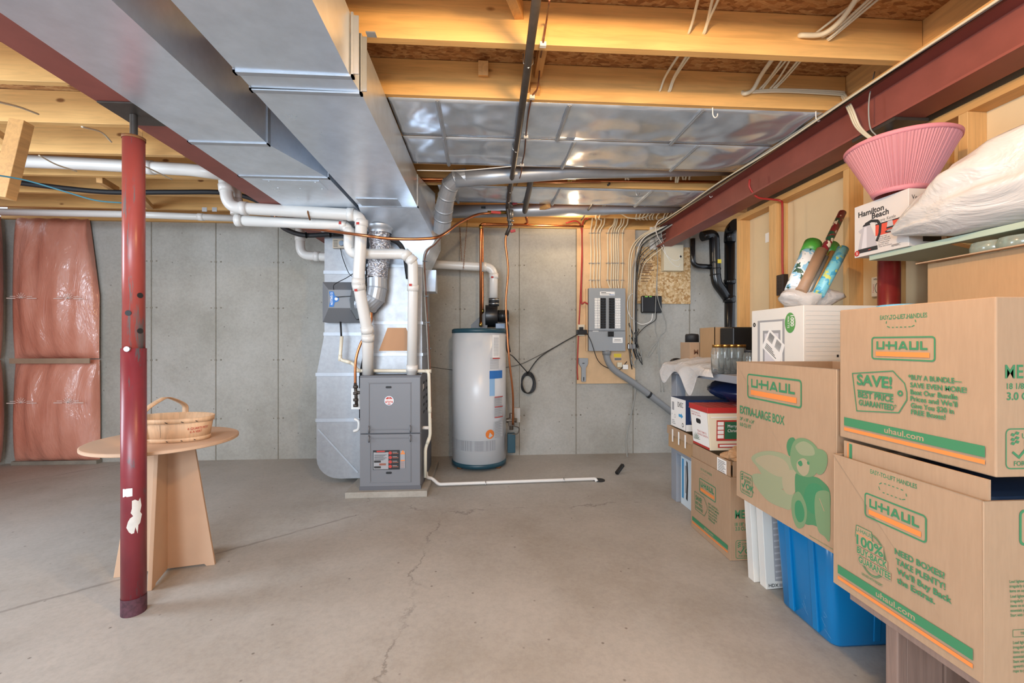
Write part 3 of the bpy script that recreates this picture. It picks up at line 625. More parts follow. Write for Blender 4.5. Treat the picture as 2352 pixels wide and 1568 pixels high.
# copper pipes at the heater
def cpipe(label,px,r=.011,rad=.03,cat='pipe',name='copper_pipe',fit=()):
    P=[at(a,b,Y=y) for a,b,y in px]; t=T(name,label,cat,min(P,key=lambda q:q.z)); O('tube',G().tube(fillet(P,rad,5),r,10),M['copper'],t)
    for i,f in fit: q=P[i].lerp(P[i+1],f); d=(P[i+1]-P[i]).normalized(); O('fitting',G().cyl(q-d*.018,q+d*.018,r*1.35,n=10),M['brass'],t)
    return t
cpipe('copper water pipe rising from the front of the heater top to the ceiling',[(1104,750,4.24),(1104,514,4.24),(1340,520,4.3)],.012,.03,fit=((0,.02),(0,.97)))
cpipe('copper water pipe rising behind the first one above the water heater',[(1109,748,4.42),(1109,680,4.42),(1108,517,4.42),(1225,518,4.42)],.011,.03,fit=((0,.5),))
cpipe('upper of the two copper pipes running across under the ceiling joists',[(880,407,3.43),(960,411,3.43),(1710,418,3.46)],.010,.02,fit=((1,.45),))
cpipe('lower of the two copper pipes running across under the ceiling joists',[(960,416,3.44),(1380,418,3.45)],.009,.02)
# gas pipe
t=T('gas_pipe','long black iron gas pipe hanging under the joists from above the viewer','pipe',(.19,2.2,2.4))
P=[Vector((.165,.25,2.405)),Vector((.205,2.6,2.41)),Vector((.215,3.93,2.41)),at(1172,520,Y=3.97),at(1163,540,Y=3.98)]
O('pipe',G().tube(fillet(P,.02,5),.0175,14),M['iron'],t)
g=G()
for y0,y1,r in ((466,474,.022),(482,500,.026),(503,508,.033),(512,518,.022)): g.cyl(at(1173,y0,Y=3.955),at(1172,y1,Y=3.96),r,n=12)
g.cyl(at(1150,488,Y=3.955),at(1178,488,Y=3.955),.02,n=12)
O('tee_fittings',g,plain('galvanized_fitting','8a857e',.4,.6),t)
for a,b in ((1182,467),(1178,531)): q=at(a,b,Y=3.94); O('shutoff_handle',G().beam(q-Vector((.022,0,.003)),q+Vector((.022,0,.006)),.02,.022),plain('red_valve_handle','b8343a',.45),t)
O('copper_flex_tube',G().tube(spl([at(1163,538,Y=3.98),at(1161,560,Y=3.99),at(1167,620,Y=4.02),at(1162,690,Y=4.05),at(1164,750,Y=4.06),at(1170,830,Y=4.07),at(1178,905,Y=4.12),at(1178,975,Y=4.2)],8),.010,10),M['copper'],t)
for y in (.9,1.9,2.75,3.5,3.75): q=Vector((.19+.012*(y-1.5),y,2.41)); O('pipe_hook',G().tube([q+Vector((-.022,0,.04)),q+Vector((-.021,0,0)),q+Vector((0,0,-.021)),q+Vector((.021,0,0)),q+Vector((.022,0,.04))],.0025,6),M['zinc'],t)
t=T('insulated_pipe','short foam insulated pipe section dropping from the ceiling right of the gas pipe','pipe',at(1205,500,Y=4.0))
O('foam_sleeve',G().tube([at(1222,372,Y=3.2),at(1218,420,Y=3.45),at(1205,486,Y=4.05)],.024,12),plain('grey_foam','5c5a5a',.8),t)
O('elbow',G().tube(fillet([at(1205,486,Y=4.05),at(1212,512,Y=4.25),at(1204,516,Y=4.3)],.03),.012,10),M['copper'],t)
t=T('bell_wire','thin brown wire clipped to the joists next to the gas pipe','wire',(.24,2,2.44))
W=[at(1262,0,Y=1.62),at(1255,50,Y=1.8),at(1247,101,Z=2.443),at(1241,140,Y=2.15),at(1235,200,Y=2.2),at(1222,222,Z=2.44),at(1213,268,Z=2.425),at(1208,313,Z=2.435),at(1205,350,Z=2.425),at(1199,378,Z=2.43),at(1195,405,Z=2.40),at(1180,440,Y=3.8)]
O('wire',G().tube(spl(W,5),.004,6),M['cableb'],t)
for i in (2,5,7,9): q=W[i]; O('white_staple',G().box(q.x-.013,q.x+.013,q.y-.008,q.y+.008,q.z-.012,q.z+.006),M['white'],t)
t=T('iron_pipe_offset','thin dark iron pipe sloping down between the joists right of centre','pipe',at(1340,500,Y=4.1))
O('pipe',G().tube([at(1400,421,Y=3.46),at(1370,455,Y=3.8),at(1335,505,Y=4.25)],.0085,8),M['iron'],t)
# blocking and bridging between joists
def block(label,a,b,w=.038,h=.064,m='woody'):
    return O('joist_bridging',G().beam(a,b,w,h),M[m],None,label,'bridging','wooden bridging pieces between joists',bev=.002)
block('wooden bridging piece at the top edge just left of the gas pipe',(.05,jy(-1)+.05,JB+.03),(.15,jy(0)-.0,JT-.05))
block('wooden bridging piece in the nearest joist bay right of the gas pipe top',(.28,jy(0)+.04,JT-.03),(.28,jy(1)-.002,JB+.14))
block('wooden bridging piece beside the gas pipe in the second joist bay',(.215,jy(0)+.05,JT-.02),(.215,jy(0)-.002+.4155,JB+.06))
block('wooden bridging piece low against the second joist, right of the gas pipe',(.265,jy(0)+.5,JT-.02),(.265,jy(1)-.004,JB+.02),.05)
block('wooden bridging piece high in the second joist bay left of the gas pipe',(.0,jy(0)+.455,JT-.03),(.0,jy(1)-.06,JT-.07),.05)
block('sloping wooden bridging piece under the round duct, centre',at(1300,378,Y=3.2),at(1318,410,Y=3.44),.038,.04)
block('sloping wooden bridging piece beside the insulated pipe near the far wall',at(1214,492,Y=4.2),at(1260,472,Y=3.95),.045,.03)
block('wooden bridging piece hanging loose at the far left of the ceiling',at(50,280,Y=2.45),at(8,455,Y=2.42),.075,.055)
block('wooden bridging piece crossing behind the loose one at the left edge',at(-20,300,Y=2.6),at(28,335,Y=2.7),.05,.04)
block('sloping wooden bridging piece left of the red column near the ceiling',at(228,412,Y=3.55),at(268,436,Y=3.85),.038,.05)
block('wooden bridging piece just right of the red column top',at(315,290,Y=2.68),at(316,350,Y=2.95),.05,.05)
block('wooden bridging piece between far joists above the concrete wall left of the vent pipes',at(326,455,Y=3.9),at(345,475,Y=4.3),.05,.04)
g=G()
for a,b in ((470,481),(493,481)):
    q=at(a,b,Y=jy(5)); O('nail_plate',G().box(q.x-.02,q.x+.02,q.y-.003,q.y+.0005,q.z-.018,q.z+.018),M['zinc'],None,'small shiny nail plate on the left joist, '+('left' if a==470 else 'right')+' one of the pair','nail plate')
# ------------------------------------------------------------------ electrical wall
def rectat(x0,y0,x1,y1,Y,dep,dy=0):
    a=at(x0,y1,Y=Y); b=at(x1,y0,Y=Y); return G().box(a.x,b.x,Y,Y+dep,a.z,b.z)
BY=D-.027
O('plywood_backboard',rectat(1325,522,1459,881,BY,.016),M['ply'],None,'tall plywood backboard behind the grey breaker panel','board',bev=.001)
t=T('osb_backboard','square strand board panel behind the small beige box and black modem','board',at(1523,696,Y=BY))
O('sheet',rectat(1462,568,1586,697,BY,.015),M['osb'],t)
a=at(1470,640,Y=BY); k=Ink((a.x,BY,a.z),(1,0,0),(0,0,1))
k.text('16',.01,.24,.03,1.2,.02); k.text('96',.01,.195,.03,1.2,.02); k.text('O',.13,.2,.03,1,.02)
for i,(wd) in enumerate((.13,.14,.11,.15,.10)): k.rect(.005,.155-.022*i,.005+wd,.165-.022*i)
for i in range(3): k.rect(.01,.03-.03*i,.13-.02*i,.037-.03*i)
k.build('printed_stamp',plain('stamp_ink','6a4a34',.8),t)
# breaker panel
t=T('breaker_panel','grey electrical breaker panel on the plywood backboard','breaker panel',at(1395,806,Y=4.56))
PY=4.56
a=at(1353,806,Y=PY); b=at(1436,662,Y=PY); pw=b.x-a.x; ph=b.z-a.z
O('wooden_spacer',G().box(a.x-.02,b.x-.02,PY+.06,BY,a.z-.0,b.z-.0),M['ply'],t)
body=O('enclosure',G().box(a.x,b.x,PY+.012,PY+.07,a.z,b.z),M['greyd'],t,bev=.004)
n_=plain('panel_grey','93989c',.45)
O('cover_plate',G().box(a.x-.003,b.x+.003,PY,PY+.012,a.z+ph*.325,b.z),n_,t,bev=.002)
O('lower_cover',G().box(a.x-.003,b.x+.003,PY,PY+.012,a.z,a.z+ph*.318),n_,t,bev=.002)
for cxx in (.38,.62):
    for i in range(12):
        z=b.z-ph*(.175+.0405*i); x=a.x+pw*cxx
        o=O('breaker',G().box(x-pw*.075,x+pw*.075,PY-.012,PY+.002,z-ph*.0195,z+ph*.017),M['black'],t,bev=.001)
        O('toggle',G().box(x-pw*.03,x+pw*.03,PY-.019,PY-.011,z-ph*.008,z+ph*.006),M['blackm'],o)
x=a.x+pw*.595; z=a.z+ph*.27
o=O('main_breaker',G().box(x-pw*.08,x+pw*.08,PY-.012,PY+.002,z-ph*.04,z+ph*.04),M['black'],t,bev=.001)
O('toggle',G().box(x-pw*.05,x-pw*.01,PY-.022,PY-.011,z-.008,z+.008),M['blackm'],o); O('toggle',G().box(x+pw*.01,x+pw*.05,PY-.022,PY-.011,z-.008,z+.008),M['blackm'],o)
k=Ink((a.x,PY,a.z),(1,0,0),(0,0,1))
k.rect(pw*.30,ph*.885,pw*.71,ph*.945,0); k.rect(pw*.33,ph*.925,pw*.47,ph*.935,1); k.rect(pw*.33,ph*.905,pw*.6,ph*.912,1); k.rect(pw*.56,ph*.892,pw*.70,ph*.90,2)
k.rect(pw*.65,ph*.13,pw*.93,ph*.215,0); k.rect(pw*.70,ph*.175,pw*.88,ph*.183,1); k.rect(pw*.68,ph*.155,pw*.9,ph*.16,1); k.rect(pw*.1,ph*.31,pw*.26,ph*.32,0)
for x0 in (.155,.24,.715,.79):
    for i in range(12):
        z=ph*(.825-.0405*i); k.rect(pw*x0,z-ph*.0185,pw*(x0+.075),z+ph*.0165,0); 
        if i%3!=1: k.rect(pw*(x0+.012),z-ph*.004,pw*(x0+.045+.008*(i%2)),z+ph*.001,3)
O('circuit_labels',k.g,[M['paper'],M['ink_k'],M['ink_b'],M['ink_gr']],t)
t=T('conduit','grey plastic conduit bending from the breaker panel down to the right','conduit',at(1560,955,Y=4.55))
P=[at(1393,804,Y=4.60),at(1395,825,Y=4.60),at(1412,850,Y=4.60),at(1462,884,Y=4.6),at(1545,948,Y=4.6),at(1600,992,Y=4.6)]
O('conduit_tube',G().tube(spl(P,8),.034,16),plain('conduit_grey','85888a',.5),t); O('collar',G().tube([P[0],P[0]-Vector((0,0,.05))],.044,16),plain('conduit_collar','7d8082',.5),t)
q=P[3].lerp(P[4],.35); d=(P[4]-P[3]).normalized(); O('coupling_band',G().cyl(q-d*.012,q+d*.012,.0375,n=16),M['blackm'],t)
# small wall devices
t=T('disconnect_switch','small grey wall device with a narrow stem at the lower left of the plywood board','switch',at(1340,876,Y=BY-.04))
Y0=BY-.035
q=lambda x,y: (at(x,y,Y=Y0).x,at(x,y,Y=Y0).z)
O('housing',G().prism([q(1330,822),q(1351,822),q(1351,835),q(1346,845),q(1346,876),q(1336,876),q(1336,845),q(1330,835)],(0,Y0,0),(1,0,0),(0,0,1),(0,.035,0)),n_,t,bev=.003)
k=Ink((0,Y0,0),(1,0,0),(0,0,1)); a,b=q(1340,834); k.rect(a-.012,b-.004,a+.012,b+.004); a,b=q(1340.5,872); k.rect(a-.004,b-.01,a+.006,b+.03); k.build('marking',M['ink_k'],t)
t=T('wall_outlet','beige outlet with black power adapters plugged in, left of the breaker panel','outlet',at(1336,770,Y=BY-.03))
O('cover_plate',rectat(1328,745,1343,771,BY-.03,.03),plain('ivory_plate','d6ccb6',.5),t,bev=.002)
O('power_adapter',rectat(1325,757,1349,768,BY-.075,.045),M['black'],t,bev=.006); O('plug',rectat(1331,751,1340,758,BY-.06,.03),M['black'],t,bev=.004)
def cable(name,label,pts,r,m,group=None,cat='cable',n=6,sm=6,ties=()):
    P=[at(p[0],p[1],**({'Y':p[2]} if not isinstance(p[2],tuple) else {p[2][0]:p[2][1]})) if not isinstance(p,Vector) else p for p in pts]
    g=G().tube(spl(P,sm),r,n); return O(name,g,M[m] if isinstance(m,str) else m,None,label,cat,group)
# power cord of the heater with coil
W=[(1330,766,BY-.05),(1290,788,BY-.03),(1240,820,BY-.03),(1213,855,BY-.05)]
cable('appliance_cable','black power cord hanging from the outlet to a coil on the wall',W,.0055,'black',None,'cord')
t=T('coiled_cord','coil of black power cord hanging on the concrete wall right of the water heater','cord',at(1212,908,Y=D-.05))
c=at(1211,882,Y=D-.05)
for i in range(4): 
    g=G(); pts=[Vector((c.x+.004*i+(.062+.004*i)*math.sin(a)*(1+.1*math.sin(2*a+i)),c.y-.008*i,c.z+.006*i+(.095+.006*i)*math.cos(a))) for a in [2*math.pi*j/26 for j in range(27)]]; O('cord_loop',g.tube(pts,.0055,6),M['black'],t)
cable('appliance_cable','black power cord from the water heater top to the coil on the wall',[(1163,755,4.1),(1164,805,4.12),(1180,820,4.4),(1213,857,BY-.05)],.0055,'black',None,'cord')
cable('telephone_wire','thin dark wire strung across the concrete wall behind the water heater',[(985,842,4.3),(1060,850,D-.03),(1172,842,D-.03),(1230,820,D-.03),(1325,768,D-.05)],.0025,'black',None,'wire')
cable('appliance_cable','black cord from the outlet looping below the breaker panel to the right',[(1347,763,BY-.05),(1358,785,4.5),(1372,825,4.54),(1390,842,BY-.02),(1420,850,BY-.02),(1440,830,BY-.03)],.004,'black',None,'cord')
# red cable
cable('red_cable','red cable running down the left side of the plywood backboard',[(1300,512,4.45),(1325,508,4.5),(1336,530,BY-.01),(1336,600,BY-.01),(1333,680,BY-.01),(1329,760,BY-.01),(1326,840,BY-.01),(1327,872,BY-.01)],.007,'cabler')
cable('red_cable','red cable branching into the left side of the breaker panel',[(1352,500,4.4),(1338,515,BY-.02),(1337,600,BY-.022),(1335,690,BY-.022),(1343,694,BY-.03),(1354,700,BY-.03)],.008,'cabler')
# white cables into panel top
tops=[(1361,1361),(1371,1366),(1382,1373),(1389,1379)]; low=[1356.5,1364.5,1371.5,1377.5]
gp='white cables entering the breaker panel'
tl='white electrical cable dropping straight into the top of the grey breaker panel'
for (tx,_),lx in zip(tops,low): cable('power_cable',tl,[(tx,497,4.45),(tx-2,515,4.56),(lx,535,BY-.008),(lx+1,590,BY-.008),(lx-.5,640,BY-.008),(lx+1,664,BY-.03)],.0075,'cable',gp)
for i,(tx,lx) in enumerate(zip((1412,1415,1419,1428,1434,1443),(1396.5,1404.5,1410,1415,1420,1430))): cable('power_cable',tl,[(tx,498,4.45),(tx-3,515,4.56),(lx,535,BY-.008),(lx,600,BY-.008),(lx-1,642,BY-.008),((1402,1404,1410,1415,1421,1427)[i],664,BY-.03)],.0075,'cable',gp)
for y in (535,604,643):
    for i,x in enumerate(low[:1]+[1364.5,1374]): q=at(x,y,Y=BY-.016); O('cable_staple',G().box(q.x-.018,q.x+.018,BY-.018,BY-.001,q.z-.003,q.z+.003),M['zinc'],None,'metal staple holding white cables on the plywood above the breaker panel','staple','cable staples')
    for i,x in enumerate((1396.5,1407,1417,1430)): q=at(x,y,Y=BY-.016); O('cable_staple',G().box(q.x-.02,q.x+.02,BY-.018,BY-.001,q.z-.003,q.z+.003),M['zinc'],None,'metal staple holding white cables on the plywood above the breaker panel','staple','cable staples')
# cables arching over the far joists
random.seed(11)
lg='white cables looping over the far joists'
for i,(x,dx) in enumerate(((1368,18),(1376,14),(1460,4),(1468,14),(1476,22),(1484,20),(1492,26),(1498,14),(1508,22),(1524,12),(1530,16),(1537,18),(1548,20),(1556,28),(1562,34))):
    cable('power_cable','white cable looping over the joists near the concrete wall',[(x+dx,470,4.0),(x+dx*.7,480,4.1),(x+2,494,4.25),(x,502,4.3),(x+4,504,4.36),(x+6,498,4.45)],.007,'cable',lg)
for i,(x,dx) in enumerate(((1437,8),(1443,-7),(1541,3),(1552,4),(1556,9),(1569,-3),(1574,8),(1583,6))):
    cable('power_cable','short white cable loop crossing above the copper pipes on the right',[(x+dx,383,3.2),(x+dx*.5,398,3.3),(x,411 if i not in (3,4) else 418,3.42),(x+3,409,3.46)],.008,'cable','white cables above the copper pipes')
cable('power_cable','white cable sagging along the far joist above the breaker panel',[(1220,494,4.28),(1290,489,4.28),(1370,494,4.27),(1420,490,4.27),(1445,500,4.26),(1475,500,4.26),(1495,492,4.26)],.006,'cable')
cable('white_wire','thin white wire strung from the supply duct to the gas pipe',[(958,391,3.08),(1050,392,3.05),(1130,386,3.02),(1200,379,3.0)],.0035,'white',None,'wire')
# bundle right of the panel
bl='cables bundled right of the breaker panel'
for i,(m,off,r) in enumerate((('cable',0,.007),('cable',4,.007),('white',14,.006),('black',17,.006),('black',20,.005),('cableg',12,.005),('cableg',7,.004))):
    lab={'cable':'cream cable','white':'white coaxial cable','black':'black cable','cableg':'grey cable'}[m]
    cable('data_cable',lab+' in the vertical bundle between breaker panel and black modem',[(1560+3*i,505-2*i,4.37-.014*i),(1520,520+2*i,4.5-.014*i),(1475+off*.3,540+3*i,BY-.015-.014*i),(1448+off,575+5*i,BY-.015-.014*i),(1444+off,640,BY-.015-.014*i),(1442+off,730,BY-.015-.014*i),(1444+off+random.uniform(-4,4),800,BY-.02-.014*i)],r,m,bl)
for i in range(6):
    cable('data_cable','thin cable fanning from the right beam end down to the strand board',[(1570,500+4*i,4.4),(1545,525+3*i,4.5),(1500+4*i,545+5*i,4.55),(1466+3*i,575+6*i,BY-.03),(1458+2*i,610+8*i,BY-.03)],.004,('black','cableg','blackm','cableg','black','cable')[i],'cables fanning from the beam end')
t=T('cable_tangle','tangle of black and grey cables hanging below the splitter right of the breaker panel','cables',at(1455,862,Y=BY-.05))
for i in range(9):
    c=at(1455+random.uniform(-10,12),790+random.uniform(-25,40),Y=BY-.03); a0=random.uniform(0,6); rx=random.uniform(.02,.07); rz=random.uniform(.06,.14)
    pts=[Vector((c.x+rx*math.sin(a+a0)*(1+.2*math.sin(3*a)),c.y-.012*(i%4)-.012*math.sin(a),c.z+rz*math.cos(a))) for a in [2*math.pi*j/20 for j in range(19)]]
    O('cable_loop',G().tube(pts,.0045,6),M[('black','black','cableg')[i%3]],t)
O('splitter',rectat(1443,790,1460,801,BY-.07,.03),M['zinc'],t,bev=.003)
cable('coaxial_cable','white coaxial cable curving from the modem to the cable bundle',[(1499,720,BY-.04),(1494,738,BY-.05),(1470,744,BY-.05),(1447,725,BY-.05),(1441,700,BY-.05),(1446,679,BY-.04),(1457,675,BY-.03),(1459,690,BY-.03),(1458,780,BY-.03)],.005,'white')
cable('appliance_cable','black cord from the modem bottom into the cable tangle',[(1508,718,BY-.04),(1505,735,BY-.05),(1480,752,BY-.05),(1462,775,BY-.05),(1468,800,BY-.04)],.004,'black',None,'cord')
t=T('modem','black modem mounted flat on the wall below the strand board','modem',at(1497,718,Y=BY-.05))
O('case',rectat(1474,679,1521,718,BY-.045,.045),M['black'],t,bev=.012)
k=Ink((0,BY-.046,0),(1,0,0),(0,0,1)); 
for x0,x1 in ((1481,1488),(1491,1497)): a=at(x0,682,Y=BY-.046); b=at(x1,680,Y=BY-.046); k.rect(a.x,a.z,b.x,b.z)
k.build('green_lights_label',plain('green_label','7ec850',.5),t)
t=T('alarm_box','beige metal alarm box with a round lock on the strand board','box',at(1547,622,Y=BY-.08))
O('box_body',rectat(1525,562,1570,621,BY-.08,.08),plain('beige_metal','cfc6ae',.5),t,bev=.003)
q=at(1563,589,Y=BY-.08); O('lock',G().cyl(q,q-Vector((0,.006,0)),.011,n=14),M['blackm'],t)
for i,pp in enumerate(([(1510,520,4.5),(1508,540,4.55),(1522,572,4.56),(1535,590,4.56),(1550,598,4.56),(1561,594,4.56),(1560,584,4.56)],[(1515,520,4.5),(1524,560,4.56),(1530,585,4.56),(1545,606,4.56),(1558,612,4.56),(1562,606,4.56)])):
    cable('alarm_wire','thin white wire draped over the beige alarm box, '+('upper loop' if i==0 else 'lower loop'),pp,.003,'white',None,'wire')
cable('white_wire','large white cable loop beside the end of the right beam',[(1530,498,4.3),(1512,508,4.35),(1506,525,4.4),(1512,545,4.45),(1525,565,4.5)],.005,'white',None,'wire')
for i,x in enumerate((1502,1506)): cable('phone_cable','grey phone cable hanging over the modem, '+('left one' if i==0 else 'right one'),[(1500+2*i,540,4.55),(1510,590,BY-.03),(1508+i,650,BY-.05),(1506+6*i,690,BY-.055),((1505,1528)[i],735,BY-.03),((1506,1528)[i],760,D-.03),((1511,1513)[i],780,D-.03),(1515+4*i,850,D-.03),(1518+7*i,900,D-.03)],.004,'cableg')
t=T('looped_cable','grey cable tied in a bow hanging on the concrete wall right of the tangle','cable',at(1500,818,Y=D-.03))
O('loop',G().tube(spl([at(a,b,Y=D-.03) for a,b in ((1512,782),(1500,795),(1488,815),(1490,819),(1502,803),(1512,784))]),.004,6),M['cableg'],t)
O('yellow_warning_sticker',rectat(1410,812,1427,820,BY-.002,.002),M['yellow'],None,'yellow warning sticker on plywood below the breaker panel','sticker')
O('grey_sticker',rectat(1412,822,1427,827,BY-.003,.003),M['grey'],None,'narrow grey plate under the yellow sticker','plate')
O('phone_jack',rectat(1418,832,1429,843,BY-.03,.03),plain('ivory_box','d6ccb2',.5),None,'small ivory phone jack below the breaker panel beside the conduit','jack',bev=.003)
O('white_junction_box',rectat(1431,837,1443,848,BY-.035,.035),M['white'],None,'small white wall box right of the ivory phone jack','box',bev=.003)
t=T('hanging_extension_cord','flat tan extension cord hanging down the wall to a black plug on the floor','cord',at(1422,1085,Y=4.2))
O('flat_cord',G().tube(spl([at(a,b,Y=y) for a,b,y in ((1463,872,BY),(1460,900,D-.02),(1448,960,D-.02),(1438,1010,D-.03),(1440,1055,4.5),(1430,1078,4.22))]),.007,6),M['cableg'],t)
a=at(1416,1087,Z=.012); b=at(1431,1067,Z=.07); O('plug',G().beam(a,b,.03,.028),M['black'],t,bev=.004)
# ------------------------------------------------------------------ cables through the near joists
def holes(y): return y
Y1,Y2=jy(0),jy(1)
jl='white cable threaded through a hole in the nearest joist'
def thread(name,label,pts,r=.0055,m='cable',group=None): return cable(name,label,pts,r,m,group)
ja=jy(0)-.004; jb=jy(1)-.004
g1='white cables through the nearest joist'
for a,b in (((1583,73),(1607,-20)),((1617,73),(1640,-20)),((1619,74),(1653,-20))): thread('power_cable','white cable threaded through the nearest joist left of the thick cable',[(a[0]-3,a[1]+4,Y1+.01),(a[0],a[1],ja-.004),(a[0]+9,a[1]-28,ja-.05),(b[0]-4,b[1]+20,ja-.16),(b[0]+4,b[1],ja-.22)],.006,'cable',g1)
thread('thick_cable','thick white cable bending through the nearest joist on the right',[(1836,81,Y1+.01),(1843,81,ja-.012),(1890,78,ja-.03),(1930,48,ja-.09),(1965,0,ja-.17),(1975,-20,ja-.2)],.011)
for i in range(4): thread('power_cable','thinner white cable beside the thick one through the nearest joist',[((1874,1890,1902,1905)[i]-2,(76,84,88,90)[i],Y1+.01),((1875,1892,1903,1906)[i],(75,83,88,90)[i],ja-.006),((1905,1925,1930,1940)[i],(52,62,66,62)[i],ja-.05),((1985,2003,2012,2022)[i],(-10,-8,-8,-6)[i],ja-.16)],.0055,'cable','thin white cables through the nearest joist, right side')
g2='white cables between first and second joists'
for a,b in (((1517,206),(1567,114)),((1537,207),(1586,114)),((1540,207),(1594,114))): thread('power_cable','white cable spanning from first to second joist, left group',[(a[0]-2,a[1]+2,Y2+.01),(a[0],a[1],jb-.006),(a[0]+12,a[1]-32,jb-.07),(b[0],b[1],Y1+.05)],.006,'cable',g2)
thread('thick_cable','thick white cable spanning from first to second joist on the right',[(1703,212,Y2+.01),(1712,215,jb-.012),(1730,205,jb-.02),(1750,170,jb-.08),(1787,118,Y1+.06)],.011)
for i in range(5): thread('power_cable','white cable spanning from first to second joist, right group',[((1745,1750,1768,1775,1780)[i],204,Y2+.01),((1746,1752,1769,1776,1781)[i],203,jb-.008),((1768,1772,1790,1800,1806)[i],178,jb-.06),((1810,1822,1826,1850,1857)[i],119,Y1+.06)],.0055,'cable','thin white cables between the near joists, right group')
for i in range(3): thread('power_cable','white flat cable stapled along the second joist then dropping to the right beam',[(1722,209+2*i,jb-.006),(1800,205+3*i,jb-.008),(1925,210+4*i,jb-.008),(1940-3*i,216+4*i,jb-.012),(1958-4*i,250+3*i,('X',1.835)),(1975-4*i,290+i,('X',1.842)),(2000,315+2*i,('X',1.842)),(2020,320,('X',1.843))],.0055,'cable','white flat cables along the second joist')
thread('white_wire','thin grey wire looping from the rim board over the right beam',[(2009,165,2.05),(1996,230,('X',1.84)),(1998,290,('X',1.842)),(2013,312,('X',1.843))],.003,'cableg')
random.seed(5)
for i in range(5): 
    P=[Vector((1.846-.012*i+random.uniform(-.006,.006)-(.03*(i/5))*(y>3),y,2.428+.006*(i%2)+random.uniform(-.006,.006)-.008*i)) for y in (.5,1.0,1.5,2.0,2.6,3.2,3.8,4.3,4.5)]
    cable('beam_cable','cable in the bundle running along the top edge of the right red beam',P,.0055,('cable','cableg','black','cableg','cable')[i],'cables along the right red beam')
t=T('vent_stub','short grey plastic pipe stub coming through the subfloor beside the right beam','pipe',at(2042,170,Y=2.15))
p=at(2046,165,Y=2.14); O('pipe',G().tube([(p.x,p.y,2.48),(p.x,p.y,JT-.002)],.033,20,cap=False),plain('grey_pvc','8a8a8a',.5),t,solid=.004)
for i,(x,y,yy) in enumerate(((1637,233,2.25),(1874,233,2.25),(1629,448,3.5),(1461,437,3.5))):
    p=at(x,y,Y=yy+.02); p.z=JB
    O('screw_hook',G().tube(spl([p+Vector(v) for v in ((0,0,.01),(0,0,-.02),(.002,0,-.04),(.012,0,-.052),(.024,0,-.045),(.027,0,-.03))],5),.003,6),M['white'] if i!=3 else M['zinc'],None,('white screw hook under the second joist, centre','white screw hook under the second joist near the right beam','white screw hook under the far joist near the right beam','small metal hook under the far joist above the breaker panel')[i],'hook')
# red wire down the stud
cable('red_cable','red cable dropping from the beam and stapled down the stud on the right',[(1722,412,('X',1.845)),(1722,430,('X',1.845)),(1740,453,('X',1.9)),(1775,458,('X',2.0)),(1793,462,('X',2.048)),(1797,478,('X',2.044)),(1797,600,('X',2.044)),(1799,640,('X',2.044))],.007,'cabler')
t=T('black_outlet','dark brown power strip hanging on the stud below the red cable','outlet',at(1797,678,X=2.03))
q=at(1797,678,X=2.03); O('strip_body',G().box(2.01,2.049,q.y-.035,q.y+.035,q.z,q.z+.14),plain('dark_brown_plastic','2e2320',.4),t,bev=.004)
k=Ink((2.01,q.y+.03,q.z),(0,-1,0),(0,0,1)); 
for i in range(5): k.disc(.015,.02+.025*i,.006); k.disc(.038,.02+.025*i,.005)
k.build('sockets',M['black'],t)
# drain stack
t=T('drain_stack','black plastic drain stack with wye standing in the far right corner','pipe',at(1676,745,Y=4.5))
q=lambda x,y,Y=4.5: at(x,y,Y=Y)
O('main_pipe',G().tube([Vector((q(1676,745).x,4.5,0)),q(1676,552)],.052,20),M['abs'],t)
O('top_elbow',G().tube(fillet([q(1676,556),q(1677,528),q(1690,515,4.3)],.1),.058,20),M['abs'],t)
O('side_pipe',G().tube(fillet([q(1612,543,4.5),q(1640,536),q(1643,630),q(1646,650),q(1674,688)],{'d':.06}),.052,20),M['abs'],t)
O('wye_hub',G().tube([q(1675,694),q(1675,680)],.062,20),M['abs'],t); O('upper_hub',G().tube([q(1676,651),q(1676,642)],.060,20),M['abs'],t)
for y in (602,616,630): O('hub_band',G().tube([q(1643,y),q(1643,y+3)],.056,20),M['abs'],t)
O('small_pipe',G().tube(fillet([q(1591,548),q(1591,610),q(1636,613)],.07),.026,14),M['abs'],t)
O('pipe_sticker',G().box(q(1646,600).x-.02,q(1646,600).x+.02,4.443,4.446,q(1646,602).z-.02,q(1646,602).z+.02),M['yellow'],t)
q=at(1764,545,X=2.138); O('drywall_label',G().box(2.137,2.1385,q.y-.03,q.y+.03,q.z-.035,q.z+.035),M['paper'],None,'small white barcode label on the drywall between the far studs','label')
t=T('switch_plate','white cover plate with handwritten notes on the wall left of the red column','plate',at(2018,683,X=2.13))
a=at(2003,682,X=2.12); b=at(2034,632,X=2.12); O('plate',G().box(2.115,2.138,b.y,a.y,a.z,b.z),M['white'],t,bev=.003)
k=Ink((2.115,a.y,a.z),(0,-1,0),(0,0,1)); w_=a.y-b.y; h_=b.z-a.z; k.text('HEAT',w_*.2,h_*.83,h_*.1,1,.02,0); k.ring(w_*.5,h_*.42,w_*.2,.003,0,20,h_*.25); k.text('Cauxery',w_*.22,h_*.2,h_*.09,1,0,1,'l',0,1,R(90)); k.text('Orange',w_*.92,h_*.25,h_*.09,1,0,1,'l',0,1,R(90))
O('handwriting',k.g,[M['ink_k'],M['ink_r']],t)

